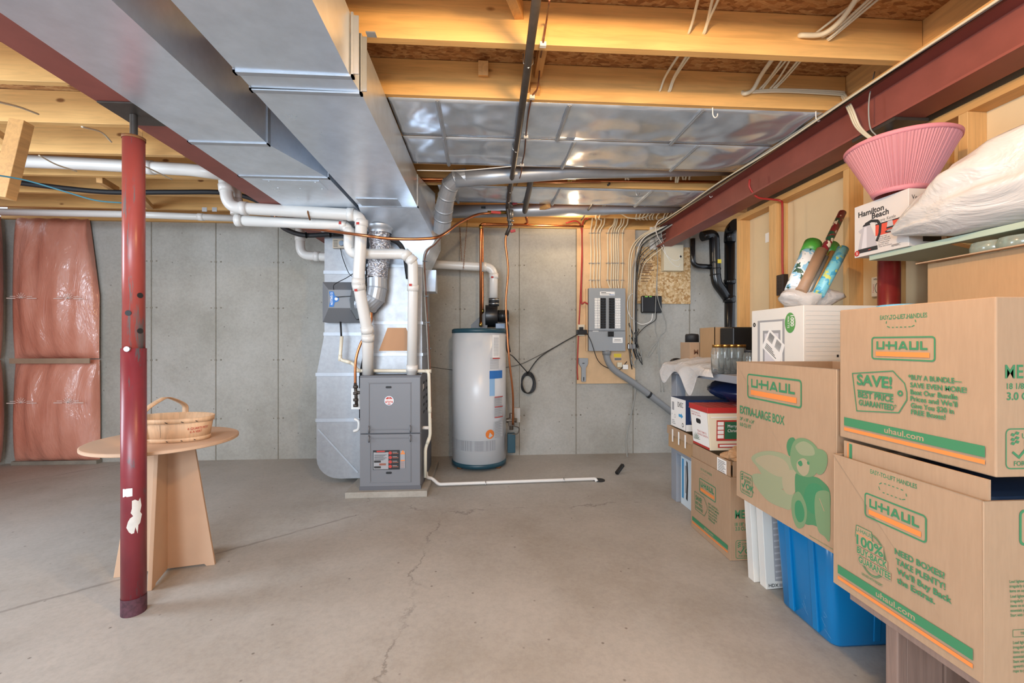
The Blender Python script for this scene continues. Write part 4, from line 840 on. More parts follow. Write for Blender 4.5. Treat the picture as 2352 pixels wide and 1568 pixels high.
t=T('blue_wire','thin teal wire swagged across the far left ceiling to the red column','wire',at(150,430,Y=2.4))
O('wire',G().tube(spl([at(-20,400,Y=2.30),at(60,414,Y=2.38),at(150,440,Y=2.45),at(220,460,Y=2.5),at(283,466,Y=2.55)]),.004,6),plain('teal_wire','3f7f92',.5),t)
for a,b,c_,y0,lb in (((-10,232),(45,246),(88,262),1,'upper left'),((188,291),(232,303),(256,326),2,'left of the red column top'),((90,357),(130,378),(176,393),3,'below the large white ceiling pipe'),((326,379),(360,395),(395,412),3,'right of the red column')):
    O('joist_wire',G().tube(spl([at(a[0],a[1],Y=jy(y0-1)+.034),at(b[0],b[1],Y=jy(y0)-.15),at(c_[0],c_[1],Y=jy(y0)+.002)]),.0045,6),M['cable'],None,'thin tan wire running into a left joist, '+lb,'wire')
# ------------------------------------------------------------------ red columns
t=T('steel_column','tall red steel jack column standing in the floor at left under the beam','column',(-1.553,2.064,0))
cx_,cy_=-1.553,2.064
n=NT('chipped_red_paint'); a=n.noise(14,n.mapp((1.6,1.6,.35)),6,.7); base=n.ramp(n.noise(3,None,4),[(.3,lin('6e2730')),(.7,lin('8a3238'))])
n.col(n.mix(n.ramp(a,[(.60,K1),(.66,W1)]),base,lin('565456'))).set(Roughness=.35); M['redcol']=n.m
n=NT('scraped_red_paint'); a=n.noise(14,n.mapp((2.6,2.6,.22)),6,.7); base=n.ramp(n.noise(3,None,4),[(.3,lin('8e3c38')),(.7,lin('a84e44'))])
n.col(n.mix(n.ramp(a,[(.56,K1),(.62,W1)]),base,lin('6a6464'))).set(Roughness=.33); M['redcol2']=n.m
zt=at(300,800,Y=2.02).z
O('outer_tube',G().tube([(cx_,cy_,0),(cx_,cy_,zt)],.0455,32),M['redcol'],t)
O('inner_tube',G().tube([(cx_,cy_,zt-.02),(cx_-.0,cy_,2.105)],.0405,32),M['redcol2'],t)
g=G().tube([(cx_,cy_,2.10),(cx_,cy_,2.112)],.043,24); O('top_cap',g,M['rust'],t)
pts=[];rr_=[]
g=G().tube([(cx_,cy_,2.10+.002*i) for i in range(57)],[.013+.0018*(i%2) for i in range(57)],14); O('screw_jack',g,M['iron'],t)
O('bearing_plate',G().box(cx_-.075,cx_+.075,cy_-.1,cy_+.1,2.212,2.2195),M['iron'],t,bev=.002)
def onc(px,py,r,w,h,mi,g,nseg=1):
    pass
d0=Vector((-cx_,-cy_,0)).normalized()
def colpoint(px,z,r):
    # point on the column surface facing the viewer at pixel column px
    a=at(px,HZ,Y=2.0); d=Vector((a.x,a.y)).normalized(); b=d.dot(Vector((cx_,cy_))); c=cx_**2+cy_**2-r*r; tt=b-math.sqrt(max(0,b*b-c)); return Vector((d.x*tt,d.y*tt,z))
def patch(pxs,r):
    out=[]
    for x,y in pxs:
        q=colpoint(x,0,r); dep=q.x*sn+q.y*cs; out.append(Vector((q.x,q.y,CAMZ+(HZ-y)*dep/F)))
    return out
def blob(name,pxs,m,r):
    g=G(); g.nofix=True; n_=len(pxs); c=(sum(p[0] for p in pxs)/n_,sum(p[1] for p in pxs)/n_); K=6; vs=patch([c],r)
    for q in range(1,K+1): vs+=patch([(c[0]+(x-c[0])*q/K,c[1]+(y-c[1])*q/K) for x,y in pxs],r)
    fs=[(0,1+i,1+(i+1)%n_) for i in range(n_)]+[(1+(q-1)*n_+i,1+q*n_+i,1+q*n_+(i+1)%n_,1+(q-1)*n_+(i+1)%n_) for q in range(1,K) for i in range(n_)]
    g.add(vs,fs,True); return O(name,g,m,t)
M['splash']=plain('white_paint_splash','cfcbc4',.6,0,.1,30)
blob('paint_splash',[(303,1150),(310,1147),(318,1150),(322,1142),(325,1160),(322,1175),(326,1180),(322,1200),(318,1205),(316,1225),(311,1210),(308,1224),(302,1226),(296,1222),(290,1212),(294,1198),(299,1190),(306,1185),(300,1178),(303,1168)],M['splash'],.0462)
blob('label_sticker',[(282,1123),(293,1122),(304,1121),(304,1139),(293,1141),(282,1142)],M['paper'],.0462)
for px,py in ((294.5,720),(322,679),(322,760)):
    z=CAMZ+(HZ-py)*(cx_*sn+cy_*cs)/F; q=colpoint(px,z,.0405); dd=Vector((q.x-cx_,q.y-cy_,0)).normalized(); O('pin_hole',G().cyl(q-dd*.002,q+dd*.0012,.012,n=16),M['blackm'],t)
z=CAMZ+(HZ-801)*(cx_*sn+cy_*cs)/F; q=colpoint(294,z,.0455); dd=Vector((q.x-cx_,q.y-cy_,0)).normalized(); O('lock_pin',G().cyl(q-dd*.01,q+dd*.012,.011,n=14),M['zinc'],t)
O('worn_base',G().tube([(cx_,cy_,.001),(cx_,cy_,.075)],.0462,32,cap=False),plain('rust_worn_base','54303a',.7,0,.5,45),t)
t=T('steel_column','red steel column by the stud wall behind the white switch plate','column',(1.94,1.985,0))
O('tube',G().tube([(1.94,1.985,0),(1.94,1.985,2.11)],.044,24),plain('dark_red_paint','7a2320',.3,0,.2,12),t)
O('screw_jack',G().tube([(1.94,1.985,2.11),(1.94,1.985,2.205)],.016,12),M['zinc'],t); O('bearing_plate',G().box(1.855,2.02,1.87,2.1,2.205,2.2195),M['iron'],t)
# ------------------------------------------------------------------ pedestal table and basket
M['mdf']=plain('raw_mdf','c6a488',.75,0,.05,5); 
t=T('pedestal_table','round wooden table on crossed tapering panels behind the red column','table',(-1.665,2.43,0))
fr=at(495,1295,Z=0); fl=at(262,1325,Z=0); fn=at(343,1357,Z=0); c=(fr+fl)/2; 
tz=.695
def leg(a,b,tw):
    u=(b-a); L=u.length; u.normalize(); n_=Vector((-u.y,u.x,0))*.0095; m=(a+b)/2
    g=G(); g.prism([(-L/2,0),(-L/2+.04,0),(-L/2+.05,.012),(L/2-.05,.012),(L/2-.04,0),(L/2,0),(tw,tz-.018),(-tw,tz-.018)],m-n_,u,(0,0,1),n_*2); return g
O('leg_panel',leg(fl,fr,.125),M['mdf'],t,bev=.002)
un=(fn-c); un.z=0; O('leg_panel',leg(c-un,fn,.125),M['mdf'],t,bev=.002)
O('round_top',G().lathe((c.x-.005,c.y,tz-.018),[(0,0),(.325,0),(.33,.003),(.33,.015),(.325,.018),(0,.018)],64,sm=False),M['mdf'],t)
bx=at(408,985,Y=2.42); bc=Vector((c.x+.045,c.y-.02,tz))
t=T('fruit_basket','oval splint wood basket with hoop handle standing on the round table','basket',bc)
M['splint']=wood('splint_wood','dcb894',2,knots=False); 
def oval(a,b,z0,z1,th=.004,n=40):
    g=G(); g.lathe((bc.x,bc.y,bc.z),[(1,z0),(1,z1)],n,sx=a,sy=b); return g
def ovring(a0,b0,a1,b1,z0,z1,n=44,ex=0):
    vs=[];
    for (a,b,z) in ((a0,b0,z0),(a1,b1,z1)): vs+=[(bc.x+a*math.cos(2*math.pi*k/n),bc.y+b*math.sin(2*math.pi*k/n),bc.z+z) for k in range(n)]
    return G().add(vs,[(k,(k+1)%n,n+(k+1)%n,n+k) for k in range(n)],True)
O('basket_wall',ovring(.175,.105,.195,.122,.002,.118),M['splint'],t,solid=.003)
O('basket_floor',G().lathe((bc.x,bc.y,bc.z),[(0,.004),(1,.004)],40,sx=.174,sy=.104),M['splint'],t,solid=.003)
O('rim_band',ovring(.196,.123,.199,.126,.098,.122),M['splint'],t,solid=.004); O('base_band',ovring(.178,.108,.181,.111,.001,.022),M['splint'],t,solid=.004)
h0=Vector((bc.x-.055,bc.y-.118,bc.z)); h1=Vector((bc.x-.02,bc.y+.118,bc.z))
hp=[h0+Vector((0,-.004,.01)),h0+Vector((0,-.012,.06)),h0+Vector((0,-.012,.12)),h0+Vector((0,.0,.165)),(h0+h1)/2+Vector((0,-.03,.21)),(h0+h1)/2+Vector((0,.03,.212)),h1+Vector((0,0,.165)),h1+Vector((0,.012,.12)),h1+Vector((0,.01,.07))]
hs=spl(hp,6); g=G(); w_=Vector((.016,0,0)); vs=[]
for p in hs: vs+=[p-w_,p+w_]
g.add(vs,[(2*i,2*i+1,2*i+3,2*i+2) for i in range(len(hs)-1)],True); O('hoop_handle',g,M['splint'],t,solid=.0035)
g=G()
k=Ink((0,0,0),(1,0,0),(0,0,1)); k.wf=lambda x,y,e: Vector((bc.x+(.1785+.17*y+e)*math.sin(x/.15),bc.y-(.1085+.147*y+e)*math.cos(x/.15)-.002,bc.z+y))
k.text('6 QUARTS PETIT',.115,.062,.012,.8,.01); k.text('6 A VERT',.125,.045,.012,.8,.01); k.build('red_stamp',M['ink_r'],t)
for a in (-1.2,-.9,-.35,.25,.6,.95):
    k=Ink((0,0,0),(1,0,0),(0,0,1)); k.wf=lambda x,y,e: Vector((bc.x+(.184+.17*y+e)*math.sin(x),bc.y-(.1135+.147*y+e)*math.cos(x)-.004,bc.z+y)); k.line([(a,.108),(a+.06,.103)],.004); k.line([(a,.012),(a+.05,.008)],.004); k.build('staple',M['ink_k'],t)
k=Ink((0,0,0),(1,0,0),(0,0,1)); k.wf=lambda x,y,e: Vector((bc.x+(.181+.17*y+e)*math.sin(x),bc.y-(.111+.147*y+e)*math.cos(x)-.002,bc.z+y)); k.line([(.12,.03),(.125,.06),(.128,.095)],.008); k.build('splint_gap',M['ink_k'],t)
# ------------------------------------------------------------------ insulation
n=NT('pink_insulation_under_plastic'); a=n.noise(3,n.mapp((1,1,.45)),5,.6); n.col(n.ramp(a,[(.3,lin('c07660')),(.5,lin('d28e78')),(.7,lin('dfa492'))]))
n.set(Roughness=.5); n.b.inputs['Coat Weight'].default_value=.7; n.b.inputs['Coat Roughness'].default_value=.15
wr=n.noise(3,n.mapp((2.0,2.0,.6)),4,.6,1.2); n.bump(wr,.28,.04)
bb=n.n('ShaderNodeBump'); bb.inputs['Strength'].default_value=.6; bb.inputs['Distance'].default_value=.06; n.l(wr,bb.inputs['Height']); n.l(bb.outputs[0],n.b.inputs['Coat Normal'])
M['insul']=n.m
t=T('insulation_blanket','pink fibreglass insulation under clear plastic covering the left end of the concrete wall','insulation',(-4.2,4.6,0))
xr=at(213,800,Y=4.56).x; xl=-4.60
def batt(x0,x1,z0,z1,bul,ph,cut=0):
    def f(u,v):
        z=z0+(z1-z0)*v; x=x0+(x1-x0)*u
        if cut and v>.45: x=min(x,x1-(v-.45)/.55*cut)
        e=(max(0,math.sin(math.pi*u))**.45)*(max(0,math.sin(math.pi*v))**.35)
        return (x, 4.64-bul*e-.010*math.sin(17*u+4*v+ph)*e-.006*math.sin(31*u-3*v+ph), z)
    return G().grid(f,40,44)
O('lower_batt',batt(xl,xr,.03,1.03,.13,0),M['insul'],t); O('upper_batt',batt(xl,xr,1.04,2.43,.13,2,.10),M['insul'],t)
def battl(y0,y1,z0,z1,bul,ph):
    def f(u,v):
        e=(max(0,math.sin(math.pi*u))**.45)*(max(0,math.sin(math.pi*v))**.35)
        return (-4.71+bul*e+.01*math.sin(15*u+3*v+ph)*e, y0+(y1-y0)*u, z0+(z1-z0)*v)
    return G().grid(f,30,40)
for a,b,ph in ((4.62,4.05,0),(4.05,3.45,1),(3.45,2.8,2)):
    O('side_batt_lower',battl(a,b,.03,1.03,.13,ph),M['insul'],t); O('side_batt_upper',battl(a,b,1.04,2.43,.13,ph+2),M['insul'],t)
g=G().box(xl+.05,xr-.01,4.535,4.545,.995,1.045); O('strapping_batten',g,plain('batten_under_plastic','a08a74',.6,0,.12,9),t)
O('bottom_batten',G().box(xl,xr,4.60,4.665,.0,.035),plain('dark_batten','8a8478',.7,0,.2,9),t)
M['clearstamp']=plain('white_stamp','e6d4cc',.5)
for nm,y,z0s in (('a',4.49,1.62),('b',4.49,.62)):
    k=Ink((xl,y,z0s),(1,0,0),(0,0,1),.0)
    for x in (.2,.62):
        k.line([(x-.13,.0),(x-.05,0)],.007); k.line([(x+.05,.0),(x+.14,0)],.007); k.line([(x-.1,.018),(x-.05,.018)],.005); k.line([(x+.05,.018),(x+.1,.018)],.005)
        for a in range(7): k.line([(x,.0),(x+.045*math.cos(R(180*a/6)),.045*math.sin(R(180*a/6))+.01)],.004)
    k.build('printed_mark',M['clearstamp'],t)
# ------------------------------------------------------------------ storage on the right
def face_x(X,yfar,z0):          # face looking toward -X; u runs toward the viewer, v up
    return Ink((X,yfar,z0),(0,-1,0),(0,0,1))
def face_y(Y,x0,z0): return Ink((x0,Y,z0),(1,0,0),(0,0,1))
def uvx(X,yfar,z0):
    def f(px,py): p=at(px,py,X=X); return (yfar-p.y, p.z-z0)
    return f
def uvy(Y,x0,z0):
    def f(px,py): p=at(px,py,Y=Y); return (p.x-x0, p.z-z0)
    return f
def logo(k,x,y,w,h):             # rounded green frame, green word, orange bar
    k.rrect(x,y,x+w,y+h,h*.12,h*.065,0)
    wordmark(k,x+w*.08,y+h*.45,w*.82,h*.37,0)
    k.rect(x+w*.07,y+h*.13,x+w*.93,y+h*.34,1)
def wordmark(k,x,y,w,h,mi):     # heavy geometric capitals, hyphen joined to the H
    s=h*.24; q=s/2
    def L(pts): k.line([(x+w*a,y+h*b) for a,b in pts],s,mi)
    def Q(a,b): return (a,b)
    e=q/h; f=q/w
    L([(f,1),(f,e),(.17-f,e),(.17-f,1)]); L([(.19,.5),(.30,.5)]); L([(.25+f,1),(.25+f,0)]); L([(.25,.5),(.43,.5)]); L([(.43-f,1),(.43-f,0)])
    k.poly([(x+w*.455,y),(x+w*.455+s,y),(x+w*.55+s*.0,y+h*.72),(x+w*.645-s,y),(x+w*.645,y),(x+w*.55+s*.55,y+h),(x+w*.55-s*.55,y+h)],mi); L([(.50,.27),(.60,.27)])
    L([(.67+f,1),(.67+f,e),(.84-f,e),(.84-f,1)]); L([(.87+f,1),(.87+f,e),(1.0,e)])
def okmark(k,x,y,w,h):
    k.rrect(x,y,x+w,y+h,h*.12,h*.03,0)
    k.text('U-HAUL',x+w*.30,y+h*.76,h*.13,.9,.03,0); k.text('BOXES',x+w*.34,y+h*.58,h*.13,.9,.03,0)
    k.text('OK',x+w*.45,y+h*.26,h*.27,1.1,.05,0); k.line([(x+w*.12,y+h*.42),(x+w*.24,y+h*.28),(x+w*.42,y+h*.58)],h*.06,0)
    k.text('FOR SHIPPING',x+w*.5,y+h*.07,h*.12,w*.8/(h*.12/.7*7.1),.02,0,'c')
    for a,b in ((.12,.86),(.2,.9),(.12,.74),(.2,.78),(.12,.64),(.2,.68)): k.poly([(x+w*a-w*.04,y+h*b-h*.02),(x+w*a+w*.02,y+h*b-h*.05),(x+w*a+w*.05,y+h*b+h*.01),(x+w*a-w*.01,y+h*b+h*.04)],0)
def stripes(k,w,yg0,yg1,yo0,yo1,m=.02):
    k.rect(m,yg0,w-m,yg1,0); k.rect(m,yo0,w-m,yo1,1)
    k.text('uhaul.com',w*.5,yg0+(yg1-yg0)*.22,(yg1-yg0)*.6,1.25,.03,2,'c')
INK=[M['ink_g'],M['ink_o'],M['card']]
def dashes_oval(k,x0,y0,x1,y1):
    P=rr(x0,y0,x1,y1,(y1-y0)*.5-.0005,6); P.append(P[0])
    L=[]; 
    for a,b in zip(P,P[1:]):
        d=math.hypot(b[0]-a[0],b[1]-a[1]); n_=max(1,int(d/.002))
        L+=[(a[0]+(b[0]-a[0])*i/n_,a[1]+(b[1]-a[1])*i/n_) for i in range(n_)]
    st=3
    for i in range(0,len(L)-st,6): k.line([L[i],L[min(i+st,len(L)-1)]],.0022,0)
def open_carton(x0,x1,y0,y1,z0,z1,th=.004):
    g=G(); g.box(x0,x1,y0,y1,z0,z0+th); g.box(x0,x0+th,y0,y1,z0,z1); g.box(x1-th,x1,y0,y1,z0,z1); g.box(x0,x1,y0,y0+th,z0,z1); g.box(x0,x1,y1-th,y1,z0,z1); return g
# top box
X=1.146; ya,yb,z0,z1=.912,1.345,.897,1.303
t=T('moving_box','closed tan moving box with a best price tag print, on top of the right stack','box',(1.37,1.13,z0))
O('carton',G().box(X,X+.46,ya,yb,z0,z1),M['card'],t,bev=.003)
k=face_x(X,yb,z0); f=uvx(X,yb,z0)
a=f(2003,806) if 0 else None
x,y=f(2073,727); k.text('EASY-TO-LIFT HANDLES',x,y-.005,.012,.74,.02,0,'c')
x0,y0=f(2036,752); x1,y1=f(2104,733); dashes_oval(k,x0,y0,x1,y0+.024)
x0,y0=f(2004,820); x1,y1=f(2148,775); logo(k,x0,y0-.004,x1-x0,.062)
c1=lambda x,y: f(1900+x/3.409,660+y/3.409)
k.line([c1(*p) for p in ((201,672),(518,653),(610,750),(628,822),(628,880),(565,980),(235,965))],.0028,0,True)
k.fit('SAVE!',c1(236,775),c1(512,770),.031,.06); k.rect(c1(240,800)[0],c1(240,806)[1],c1(522,800)[0],c1(240,798)[1],0)
k.fit('BEST PRICE',c1(245,876),c1(522,876),.0185,.05); k.fit('GUARANTEED*',c1(252,940),c1(548,942),.0165,.05)
x2,ym=c1(576,828); k.ring(x2,ym,.006,.004,0)
for s,xa_,ya_,xb_,yb__ in (('*BUY A BUNDLE\u2014',640,722,1060,750),('SAVE EVEN MORE!',655,776,1098,828),('Beat Our Bundle',657,832,1028,880),('Prices and We\u2019ll',657,882,1025,938),('Give You $20 in',660,938,998,990),('FREE Boxes!',662,990,932,1035)): k.fit(s,c1(xa_,ya_),c1(xb_,yb__),.0128,.045)
stripes(k,yb-ya,.040,.066,.024,.034)
O('printed_marks',k.g,INK,t)
k=face_y(ya,X,z0); f=uvy(ya,X,z0)
x,y=f(2308,868); k.text('MEDIUM',x,y,.030,.85,.03,0); x,y=f(2312,893); k.text('18 1/8\" x 18\" x 16\"',x,y,.013,.95,.03,0); x,y=f(2312,918); k.text('3.0 CU FT',x,y,.017,1,.04,0)
x,y=f(2310,1076); okmark(k,x,y,.13,f(2310,985)[1]-y); k.build('printed_marks',M['ink_g'],t)
k=face_x(X-.002,f(0,0)[0],z0)
# lower box
X2=1.108; ya2,yb2,z02,z12=.905,1.325,.44,.848
t=T('moving_box','open tan moving box with a buy-back guarantee print, bottom of the right stack','box',(1.33,1.11,z02))
O('carton',open_carton(X2,X2+.46,ya2,yb2,z02,z12),M['card'],t,bev=.0015)
O('top_flap',G().box(X2+.018,X2+.023,ya2+.005,yb2-.02,.80,.893),M['card'],t); O('far_flap',G().box(X2+.42,X2+.425,ya2+.005,yb2-.02,.80,.893),M['card'],t)
k=face_x(X2+.018,yb2-.02,.80); k.rect(.014,.03,.018,.09,1); k.rect(.021,.03,.031,.088,0); O('flap_stripes',k.g,INK,t)
k=face_x(X2,yb2,z02); f=uvx(X2,yb2,z02)
x,y=f(2050,1100); k.text('EASY-TO-LIFT HANDLES',x,y-.004,.012,.74,.02,0,'c')
x0,y0=f(2019,1122); x1,_=f(2083,0); dashes_oval(k,x0,y0-.006,x1,y0+.020)
x0,y0=f(1988,1180); x1,_=f(2128,0); logo(k,x0,y0-.004,x1-x0,.066)
xc,yc=f(2004,1272); k.ring(xc,yc-.004,.040,.0025,0,36,.056); k.ring(xc,yc-.004,.044,.0015,0,36,.060)
x0,y0=f(1966,1224); k.poly([(x0-.0,y0-.008),(x0+.058,y0-.008),(x0+.054,y0+.026),(x0+.004,y0+.026)],2); k.line([(x0-.0,y0-.008),(x0+.058,y0-.008),(x0+.054,y0+.026),(x0+.004,y0+.026)],.002,0,True); k.text('U-HAUL',x0+.029,y0+.009,.011,.95,.03,0,'c'); k.rect(x0+.004,y0-.003,x0+.054,y0+.003,1)
c2=lambda x,y: f(1900+x/2.666,980+y/2.666)
for s,A,B,h in (('100%',(183,733),(347,778),.0275),('BUY-BACK',(187,788),(372,848),.0185),('GUARANTEE',(197,843),(392,916),.0175)):
    A=c2(*A); B=c2(*B); yy=(A[1]+B[1])/2; k.rect(A[0]-.001,yy-.003,B[0]+.001,yy+h+.002,2); k.fit(s,A,B,h,.06)
k.text('UNUSED-WITH RECEIPT',xc,yc-.076,.007,.62,.02,0,'c')
x0,y0=f(2057,1282)
for s,A,B in (('NEED BOXES?',(418,786),(725,922)),('TAKE PLENTY!',(425,839),(728,997)),('We\u2019ll Buy Back',(430,896),(768,1084)),('the Extras.',(432,952),(665,1087))): k.fit(s,c2(*A),c2(*B),.0155,.05)
stripes(k,yb2-ya2,.040,.066,.022,.032)
O('printed_marks',k.g,INK,t)
k=face_y(ya2,X2,z02); f=uvy(ya2,X2,z02)
x,y=f(2343,1250); k.rrect(x,y,x+.15,y+.075,.01,.006,0); k.text('U-HAUL',x+.02,y+.035,.026,1,.04,0)
for (px,py,n_) in ((2318,1338,3),(2320,1372,5),(2326,1478,7)):
    x,y=f(px,py)
    for i in range(n_): k.text(('Load lightweight','irregularly shaped','items on top of load','essentials you need','Start with the box','upward and secure','rope to prevent')[i],x,y-.0105*i,.0065,.8,.02,0)
x,y=f(2325,1462); k.rrect(x,y,x+.06,y+.016,.002,.001,0); k.text('TIE-OFF',x+.018,y+.005,.006,.9,.01,0)
k.build('printed_marks',M['ink_g'],t)
O('storage_bag',G().box(X2+.03,X2+.41,ya2+.02,yb2-.03,.47,.842),plain('navy_plastic','1d3350',.4),None,'navy blue bag filling the open moving box under the top box','bag',bev=.02)
# timber support
t=T('timber_support','rough timber support standing under the buy-back guarantee moving box','support',(1.40,1.27,0))
M['oldwood']=wood('weathered_timber','9a7f72',2,'5a4438')
xs=[at(2061,1450,Y=1.24).x,at(2085,1450,Y=1.24).x,at(2171,1450,Y=1.24).x,at(2252,1450,Y=1.24).x]
for i in range(3): O('plank',G().box(xs[i]+.001,xs[i+1]-.002,1.24+.004*(i%2),1.28,0,.40),M['oldwood'],t,bev=.003)
O('top_board',G().box(1.14,1.60,.93,1.30,.40,.438),M['oldwood'],t,bev=.003); O('plank',G().box(1.25,1.55,.95,.99,0,.40),M['oldwood'],t,bev=.003)
# extra-large box
X3=1.150; ya3,yb3,z03,z13=1.362,1.93,.505,1.113
t=T('moving_box','extra-large tan moving box printed with a green plush bear, on the blue tote','box',(1.38,1.64,z03))
O('carton',open_carton(X3,X3+.46,ya3,yb3,z03,z13),M['card'],t,bev=.0015)
O('front_flap',G().box(X3+.01,X3+.44,ya3-.012,ya3-.006,z13-.21,z13-.004),plain('white_flap','cfc4bc',.7),t)
k=face_x(X3,yb3,z03); f=uvx(X3,yb3,z03); cc=lambda x,y: f(1650+x/2.703,780+y/2.703)
SH=[M['ink_g'],M['ink_o'],M['card'],plain('print_pale','8c9272',.75),plain('print_mid','6e8862',.75),plain('print_deep','467c54',.75),plain('print_light','9e9276',.75)]
def area(pts,mi): k.poly(spl2([cc(*p) for p in pts]),mi)
def spl2(P,n=5):
    out=[]; m=len(P)
    for i in range(m):
        a,b,c,d=[Vector((*P[(i+j)%m],0)) for j in (-1,0,1,2)]
        for q in range(n):
            tt=q/n; v=.5*((2*b)+(c-a)*tt+(2*a-5*b+4*c-d)*tt*tt+(3*b-a-3*c+d)*tt**3); out.append((v.x,v.y))
    return out
area([(207,845),(260,832),(330,870),(400,930),(470,960),(450,1050),(400,1042),(310,1000),(240,920)],3)
area([(205,735),(250,700),(320,690),(400,705),(460,745),(490,800),(470,890),(400,925),(330,915),(290,870),(250,800)],3)
area([(230,745),(300,715),(380,730),(430,770),(440,830),(380,850),(300,810)],6)
area([(400,850),(430,815),(480,810),(495,850),(490,920),(460,960),(420,950),(400,900)],6)
area([(480,835),(520,845),(600,850),(650,880),(694,945),(694,1100),(690,1180),(640,1170),(590,1150),(540,1140),(500,1060),(480,960)],5)
area([(560,900),(630,900),(660,980),(620,1080),(560,1060),(530,980)],0)
area([(610,950),(680,940),(694,1000),(694,1240),(660,1220),(620,1180),(600,1060)],4)
area([(470,960),(505,945),(545,1020),(550,1100),(530,1160),(490,1165),(460,1090),(455,1010)],4)
area([(480,1010),(510,1000),(535,1060),(530,1120),(500,1130),(478,1080)],0)
area([(425,660),(440,615),(470,608),(480,640),(460,700),(440,720)],5)
area([(600,690),(640,680),(675,710),(678,770),(655,825),(620,835),(600,790)],4)
area([(450,690),(480,620),(540,612),(600,650),(630,710),(630,780),(600,840),(550,852),(490,830),(455,770)],4)
area([(480,660),(530,630),(585,660),(600,710),(560,720),(510,710)],3)
area([(490,760),(530,735),(565,770),(560,825),(530,845),(495,810)],6)
area([(495,762),(515,750),(525,775),(510,785)],0); k.disc(*cc(560,765),.006,0); 
k.line([cc(630,985),cc(660,1065)],.003,2)
x0,y0=cc(182,205); xa,_=cc(518,0); ylo=cc(182,360)[1]; logo(k,x0+.002,ylo+.004,xa-x0-.004,y0-ylo-.010)
x,y=cc(136,462); k.text('EXTRA-LARGE BOX',x,y+.006,.034,(cc(412,0)[0]-x)/(.034/.7*8.75),.04,0)
x,y=cc(136,505); k.text('24\" x 18\" x 24\"',x,y+.006,.015,.8,.02,0); x,y=cc(136,540); k.text('6.0 CU FT',x,y+.006,.016,.85,.03,0)
x,y=cc(138,955); okmark(k,x+.002,y+.012,.086,.092); 
x,y=cc(570,1218); k.text('Bear printed on box is not included in carton',x,y,.005,.8,.0,0)
O('printed_marks',k.g,SH,t)
# blue tote
t=T('storage_tote','bright blue plastic storage tote on the floor under the extra-large moving box','tote',(1.58,1.79,0))
n=NT('blue_plastic'); n.col(lin('0575b0')).set(Roughness=.28); M['tote']=n.m
def tote_shell():
    g=G(); L=[]
    for z,ex in ((0,-.012),(.012,0),(.30,.018),(.46,.030)):
        x0,x1,y0,y1=1.372-ex,1.83+ex,1.64-ex*.5,1.945+ex*.5; r=.03
        P=[]
        for cx0,cy0,a0 in ((x1-r,y0+r,-90),(x1-r,y1-r,0),(x0+r,y1-r,90),(x0+r,y0+r,180)):
            for q in range(5):
                a=R(a0+22.5*q); P.append((cx0+r*math.cos(a),cy0+r*math.sin(a),z))
        L.append(P)
    n_=20
    g.add([p for l in L for p in l],[(i*n_+j,i*n_+(j+1)%n_,(i+1)*n_+(j+1)%n_,(i+1)*n_+j) for i in range(3) for j in range(n_)]+[tuple(range(n_))],True); return g
O('tub',tote_shell(),M['tote'],t,solid=.003)
g=G(); g.prism(rr(1.325,1.615,1.875,1.97,.03),(0,0,.455),(1,0,0),(0,1,0),(0,0,.046)); O('lid',g,M['tote'],t,bev=.004)
for y in (1.72,1.86): O('rib',G().beam((1.366,y,.02),(1.342,y,.40),.03,.012,(-1,0,0)),M['tote'],t,bev=.003)
for x in (1.55,1.70): O('rib',G().beam((x,1.640,.02),(x,1.627,.42),.03,.010,(0,-1,0)),M['tote'],t,bev=.003)
O('handle',G().box(1.325,1.36,1.74,1.84,.405,.45),M['tote'],t,bev=.006)
k=Ink((1.3705,1.93,.0),(0,-1,0),Vector((-.04,0,1)).normalized(),.0015); random.seed(2)
for i in range(16): x=random.uniform(.03,.26); y=random.uniform(.03,.16); k.line([(x,y),(x+random.uniform(-.02,.05),y-random.uniform(-.01,.03))],.0009)
k.build('scratches',plain('pale_scratch','7fb6d8',.6),t)
# flat white shelf cartons
for i,(xa,y0,dy,lb) in enumerate(((1.372,2.05,.05,'flat white carton with grey picture panel standing beside the blue tote'),(1.352,2.115,.05,'second flat white carton standing just behind the one with the picture'))):
    t=T('flat_carton',lb,'box',(xa+.25,y0,0)); g=G().box(xa,xa+.48,y0,y0+dy,0,.50); rot2(g,(xa,y0,0),R(-3.2),'Y'); m_=min(v[2] for v in g.v); g.v=[(v[0],v[1],v[2]-m_) for v in g.v]
    O('carton',g,plain('white_carton','dedad2',.6),t,bev=.002)
    if i==0:
        k=Ink((xa,y0,0),Vector((1,0,0)),Vector((-.056,0,1)).normalized(),.001); k.rect(.045,.04,.3,.46,1)
        for j in range(14): k.line([(.05,.055+.03*j),(.12,.062+.03*j),(.28,.058+.03*j)],.008,2)
        k.text('HDX',.012,.012,.016,1.0,.03,0); k.rect(.065,.012,.085,.028,1); O('printed_marks',k.g,[M['ink_k'],plain('grey_picture','a8a6a8',.6),plain('grey_slats','c8c6c6',.6)],t)
# ------------------------------------------------------------------ workbench
t=T('workbench','grey painted workbench along the right wall carrying jars and boxes','workbench',(1.72,2.7,0))
M['benchgrey']=plain('grey_bench_paint','8e929a',.55,0,.06,6)
O('top',G().box(1.42,2.045,1.955,3.41,.965,1.01),M['benchgrey'],t,bev=.004)
for x,y in ((1.45,3.22),(1.96,3.22),(1.96,1.98)): O('leg',G().box(x,x+.07,y,y+.09,0,.965),M['benchgrey'],t,bev=.003)
O('lower_shelf',G().box(1.40,2.0,2.81,3.19,.40,.428),M['benchgrey'],t); O('rail',G().box(1.53,2.04,3.23,3.29,.36,.425),M['benchgrey'],t); O('rail',G().box(1.99,2.03,2.07,3.22,.36,.40),M['benchgrey'],t)
